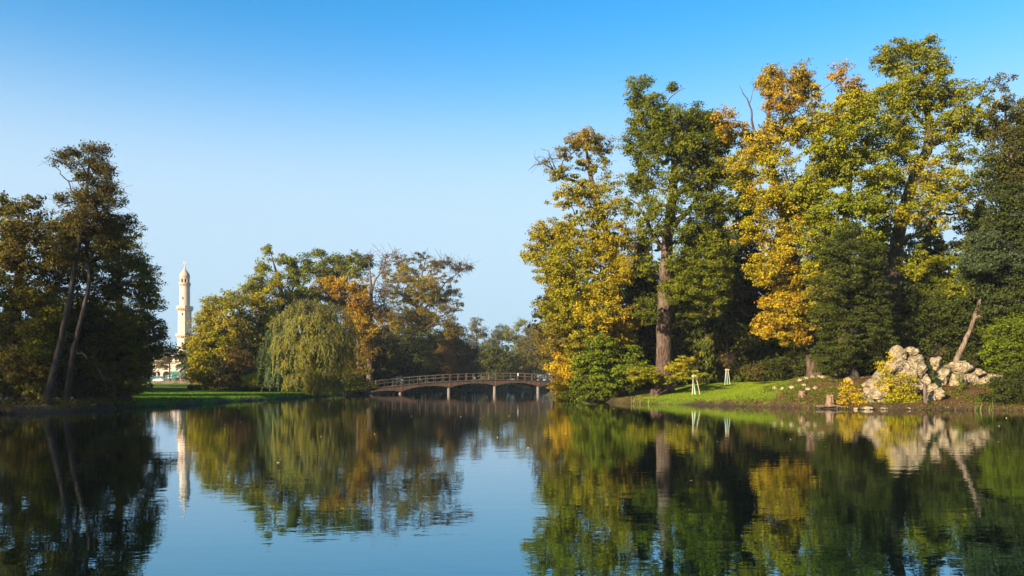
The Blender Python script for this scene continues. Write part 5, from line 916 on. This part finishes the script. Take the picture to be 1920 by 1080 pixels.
# ================================================================ STAKED SAPLINGS
M_STAKE = simple_mat("peeled_stake", (.42, .33, .22), .8, .15, 3); M_GUARD = simple_mat("pale_green_guard", (.27, .50, .38), .6, .08, 3); M_GUARD2 = simple_mat("teal_guard", (.10, .42, .34), .6, .08, 3)
def sapling(px, pyb, D, hs, lean, guard, lab_t, lab_s, lab_g, seed, hpx, leafy, legs):
    k = D / F; x, y, _ = P(px, pyb, D); g = gz(x, y)
    h = hs * k
    t = empty('tree_stake', (x, y, g), lab_s, 'tree stake')
    for dx, dy in legs:
        b = MB(); b.tube([(x + dx * k * 1.0, y + dy, gz(x + dx * k, y + dy) - .15), (x + dx * k * .28, y + dy * .4, g + h)], [.034, .03], 8); b.build("stake", M_STAKE, t)
    b = MB(); b.beam((x - 4.5 * k, y - .1, g + h - .1), (x + 4.5 * k, y - .1, g + h - .1), .04, .07); b.build("cross_batten", M_STAKE, t)
    b = MB(); b.lathe((0, 0, 0), [(.07, 0), (.07, h * .98)], 12, cap=False); o = b.build("trunk_guard", guard, None); tag(o, lab_g, 'tree guard'); o.location = (x + lean * .5 * k, y - .02, g + .01); o.rotation_euler = (0, -math.atan2(lean * k, h), 0)
    lobes = [(px + 0, pyb - hs * 1.35, 8, 10, ['olive', 'brown'], .25), (px + 7, pyb - hs * 1.6, 9, 10, ['olive', 'gold'], leafy), (px - 6, pyb - hs * 1.7, 8, 10, ['gold', 'olive'], leafy)]
    tree('sapling', lab_t, D + .02, [(px + lean * .8, pyb, .03), (px, pyb - hs, .025), (px + 1, pyb - hpx, .008)], lobes, seed=seed, leaf=.05, crad=.3, npc=12, tip=.007, depth=.5, cat='sapling', bark=M_BARK)
sapling(1301, 740.5, hit(1301, 740.5), 38, 5, M_GUARD, 'thin young tree with a few yellow leaves on the lawn nearer the water', 'tripod of peeled wooden stakes holding the sapling nearer the water', 'pale mint trunk guard on the sapling nearer the water', 310, 92, .35, [(-5, -.3), (11, -.2), (2, .8)])
sapling(1363, 722.5, hit(1363, 722.5), 31, 1, M_GUARD2, 'thin nearly bare young tree on the lawn in front of the big spruce', 'tripod of peeled wooden stakes holding the sapling before the spruce', 'teal trunk guard on the sapling before the big spruce', 311, 80, .12, [(-6, -.3), (5, -.25), (0, .8)])

# ================================================================ GROUND COVER
def scatter(n, x0, x1, y0, y1, ok, rs):
    X, Yv = rs.uniform(x0, x1, n), rs.uniform(y0, y1, n); s = pond_sd(X, Yv); px = 960 + X / Yv * F; m = ok(X, Yv, s, px); return X[m], Yv[m], s[m], px[m]
def blades(name, label, n, box, ok, h, w, cols, seed, lean=.35):
    rs = np.random.RandomState(seed); X, Yv, s, px = scatter(n, *box, ok, rs); z = ground_z(X, Yv); m = z > -.08; X, Yv, z = X[m], Yv[m], z[m]; n = len(X)
    hh = h * rs.uniform(.5, 1.35, n); t = rs.rand(n) * 6.28; d = np.stack([np.cos(t), np.sin(t), 0 * t], 1); ln = rs.normal(size=(n, 3)) * lean * hh[:, None]; ln[:, 2] = 0
    B = np.stack([X, Yv, z - .02], 1); ww = w * rs.uniform(.6, 1.4, n)[:, None]; V = np.stack([B - d * ww, B + d * ww, B + ln + np.stack([0 * t, 0 * t, hh], 1)], 1).reshape(-1, 3)
    c = np.array([PAL.get(q, q) if isinstance(q, str) else q for q in cols])[rs.randint(len(cols), size=n)] * rs.uniform(.75, 1.3, (n, 1)); o = np_mesh(name, V, [np.arange(n * 3).reshape(-1, 3)], M_GRASS, color=np.clip(c, 0, .9)); tag(o, label, 'grass' if 'grass' in name else 'reeds', kind='stuff')
LG = [(.15, .23, .013), (.19, .26, .015), (.26, .28, .02), (.10, .17, .01)]
blades('lawn_grass', 'short bright green grass on the right bank lawn', 240000, (10, 32, 54, 84), lambda x, y, s, px: (s > .5) & (px > 1195) & (px < 1575) & (litter_mask(x, y) < .38) & (y < 82), .12, .014, LG, 1)
blades('meadow_grass', 'green grass on the low left bank meadow', 220000, (-62, -16, 46, 135), lambda x, y, s, px: (s > .25) & (px > 215) & (px < 640) & (y < 130), .15, .025, [(.06, .14, .012), (.09, .18, .015), (.13, .2, .02)], 2)
blades('bank_grass', 'long ragged grass hanging over the left waterline', 26000, (-40, -20, 40, 135), lambda x, y, s, px: (s > -.15) & (s < .8) & (px > -40) & (px < 680), .4, .022, [(.03, .05, .01), (.05, .07, .014), (.12, .10, .04)], 3, .6)  # blades darkened, the shade under the left trees is in their colour
blades('bank_grass', 'ragged weeds and dry grass along the right waterline', 26000, (5, 40, 46, 80), lambda x, y, s, px: (s > -.1) & (s < 1.3) & (px > 1170) & (px < 1930), .22, .02, [(.05, .10, .015), (.16, .13, .04), (.1, .17, .02), (.2, .11, .05)], 4, .8)
blades('waterside_reeds', 'clump of green reeds at the waterline left of the lawn', 500, (8, 14, 60, 74), lambda x, y, s, px: (s > -.5) & (s < .4) & (px > 1182) & (px < 1222), .75, .03, [(.12, .2, .03), (.2, .24, .05)], 5, .2)
blades('waterside_reeds', 'clump of green reeds at the waterline below the low wall', 500, (28, 36, 49, 55), lambda x, y, s, px: (s > -.3) & (s < .5) & (px > 1825) & (px < 1885), .6, .025, [(.1, .18, .03), (.16, .2, .05)], 6, .25)
blades('dry_grass', 'pale dry reed strip across the meadow before the tower', 30000, (-150, -95, 225, 300), lambda x, y, s, px: (px > 285) & (px < 385) & (np.abs(y - 255 + 8 * np.sin(x * .1)) < 9), .85, .05, [(.3, .2, .1), (.36, .25, .13)], 7)
def cards(name, label, n, box, ok, size, hmax, cols, seed, cat, kind='stuff', clump=0):
    rs = np.random.RandomState(seed); X, Yv, s, px = scatter(n, *box, ok, rs)
    if clump: q = vnoise(np.stack([X, Yv, 0 * X], 1) * clump, seed) > -.05; X, Yv, s, px = X[q], Yv[q], s[q], px[q]
    z = ground_z(X, Yv); n = len(X); lump = np.clip(vnoise(np.stack([X, Yv, 0 * X], 1) * 1.3, seed + 1) * .5 + .6, .1, 1); hh = (rs.rand(n) ** 1.0) * hmax * lump; C = np.stack([X, Yv, np.maximum(z, 0) + .015 + hh], 1)
    N = rs.normal(size=(n, 3)) * (.25 if hmax < .05 else .8) + (0, -.1, 1); c = np.array([PAL[q] if isinstance(q, str) else q for q in cols])[rs.randint(len(cols), size=n)] * rs.uniform(.7, 1.3, (n, 1))
    V, Q = leaf_quads(C, N, size * rs.uniform(.6, 1.3, n), rs, .7); tag(np_mesh(name, V, [Q], M_LEAF, color=np.clip(c, 0, .9)), label, cat, kind=kind)
cards('fallen_leaves', 'brown fallen leaves scattered over the right bank', 60000, (8, 42, 48, 84), lambda x, y, s, px: (s > .1) & (np.random.RandomState(1).rand(len(x)) < litter_mask(x, y) * .95 + .13), .055, .02, [(.33, .16, .06), (.22, .10, .04), (.42, .26, .08), (.14, .06, .03)], 11, 'fallen leaves')
cards('undergrowth', 'low weeds and ivy covering the right bank above the water', 60000, (5, 42, 46, 82), lambda x, y, s, px: (s > -.12) & (s < 2.0) & (px > 1380) & (px < 1930), .06, .3, ['green', 'dgreen', 'deep', (.12, .13, .03)], 12, 'undergrowth', clump=.9)
cards('undergrowth', 'green weed patches on the littered slope around the stumps', 60000, (18, 42, 50, 66), lambda x, y, s, px: (s > .8) & (s < 8) & (px > 1430) & (px < 1900), .05, .14, ['green', 'dgreen', 'fresh', 'brown'], 18, 'undergrowth', clump=.8)
cards('undergrowth', 'dark low plants along the foot of the lawn bank', 16000, (5, 30, 52, 82), lambda x, y, s, px: (s > -.1) & (s < .7) & (px > 1180) & (px <= 1390), .06, .22, ['green', 'dgreen', 'brown'], 13, 'undergrowth', clump=1.1)
cards('undergrowth', 'dark weeds and brambles under the shaded left bank trees', 60000, (-44, -18, 40, 62), lambda x, y, s, px: (s > -.15) & (s < 5) & (px > -60) & (px < 290), .08, .5, ['dgreen', 'deep', 'duns', 'brown'], 14, 'undergrowth', clump=.5)
cards('undergrowth', 'brownish undergrowth at the foot of the middle grove', 40000, (-52, -16, 118, 136), lambda x, y, s, px: (s > .2) & (px > 352) & (px < 700) & (y > 121 - (px > 640) * 10), .16, .8, ['brown', 'duns', 'olive', 'dgreen'], 15, 'undergrowth')
cards('undergrowth', 'dark low growth along the far shore beyond the bridge', 30000, (-32, 34, 168, 262), lambda x, y, s, px: (s > 0) & (s < 9) & (px > 700), .3, 3.2, ['dgreen', 'deep', 'duns'], 17, 'undergrowth')
cards('floating_leaves', 'few fallen leaves floating on the pond', 900, (-30, 30, 12, 120), lambda x, y, s, px: s < -.6, .035, .0001, [(.4, .3, .12), (.3, .18, .08)], 16, 'floating leaves')
# gravel in front of the tower
x, y, _ = P(325, 716, 352); yy = np.linspace(338, 366, 8); xx = np.linspace(x - 26, x + 26, 30); XX, YY = np.meshgrid(xx, yy); ZZ = ground_z(XX, YY) + .05
nxx = 30; i2 = (np.arange(7)[:, None] * nxx + np.arange(29)[None, :]).ravel(); tag(np_mesh("gravel_path", np.stack([XX.ravel(), YY.ravel(), ZZ.ravel()], 1), [np.stack([i2, i2 + 1, i2 + nxx + 1, i2 + nxx], 1)], simple_mat("pale_gravel", (.42, .36, .28), .95, .2, 6)), kind='structure')

# ================================================================ HAZE
HAZE = 0.00013
if HAZE:
    b = MB(); b.box((-80, 250, 38), (1100, 640, 82)); mh = bpy.data.materials.new("haze_air"); mh.use_nodes = True; nt = mh.node_tree; nt.nodes.remove(nt.nodes["Principled BSDF"])
    pv = nt.nodes.new("ShaderNodeVolumePrincipled"); pv.inputs['Color'].default_value = (.80, .88, 1, 1); pv.inputs['Density'].default_value = HAZE; pv.inputs['Anisotropy'].default_value = .0
    nt.links.new(pv.outputs[0], nt.nodes["Material Output"].inputs['Volume']); tag(b.build("haze", mh, None), kind='stuff')
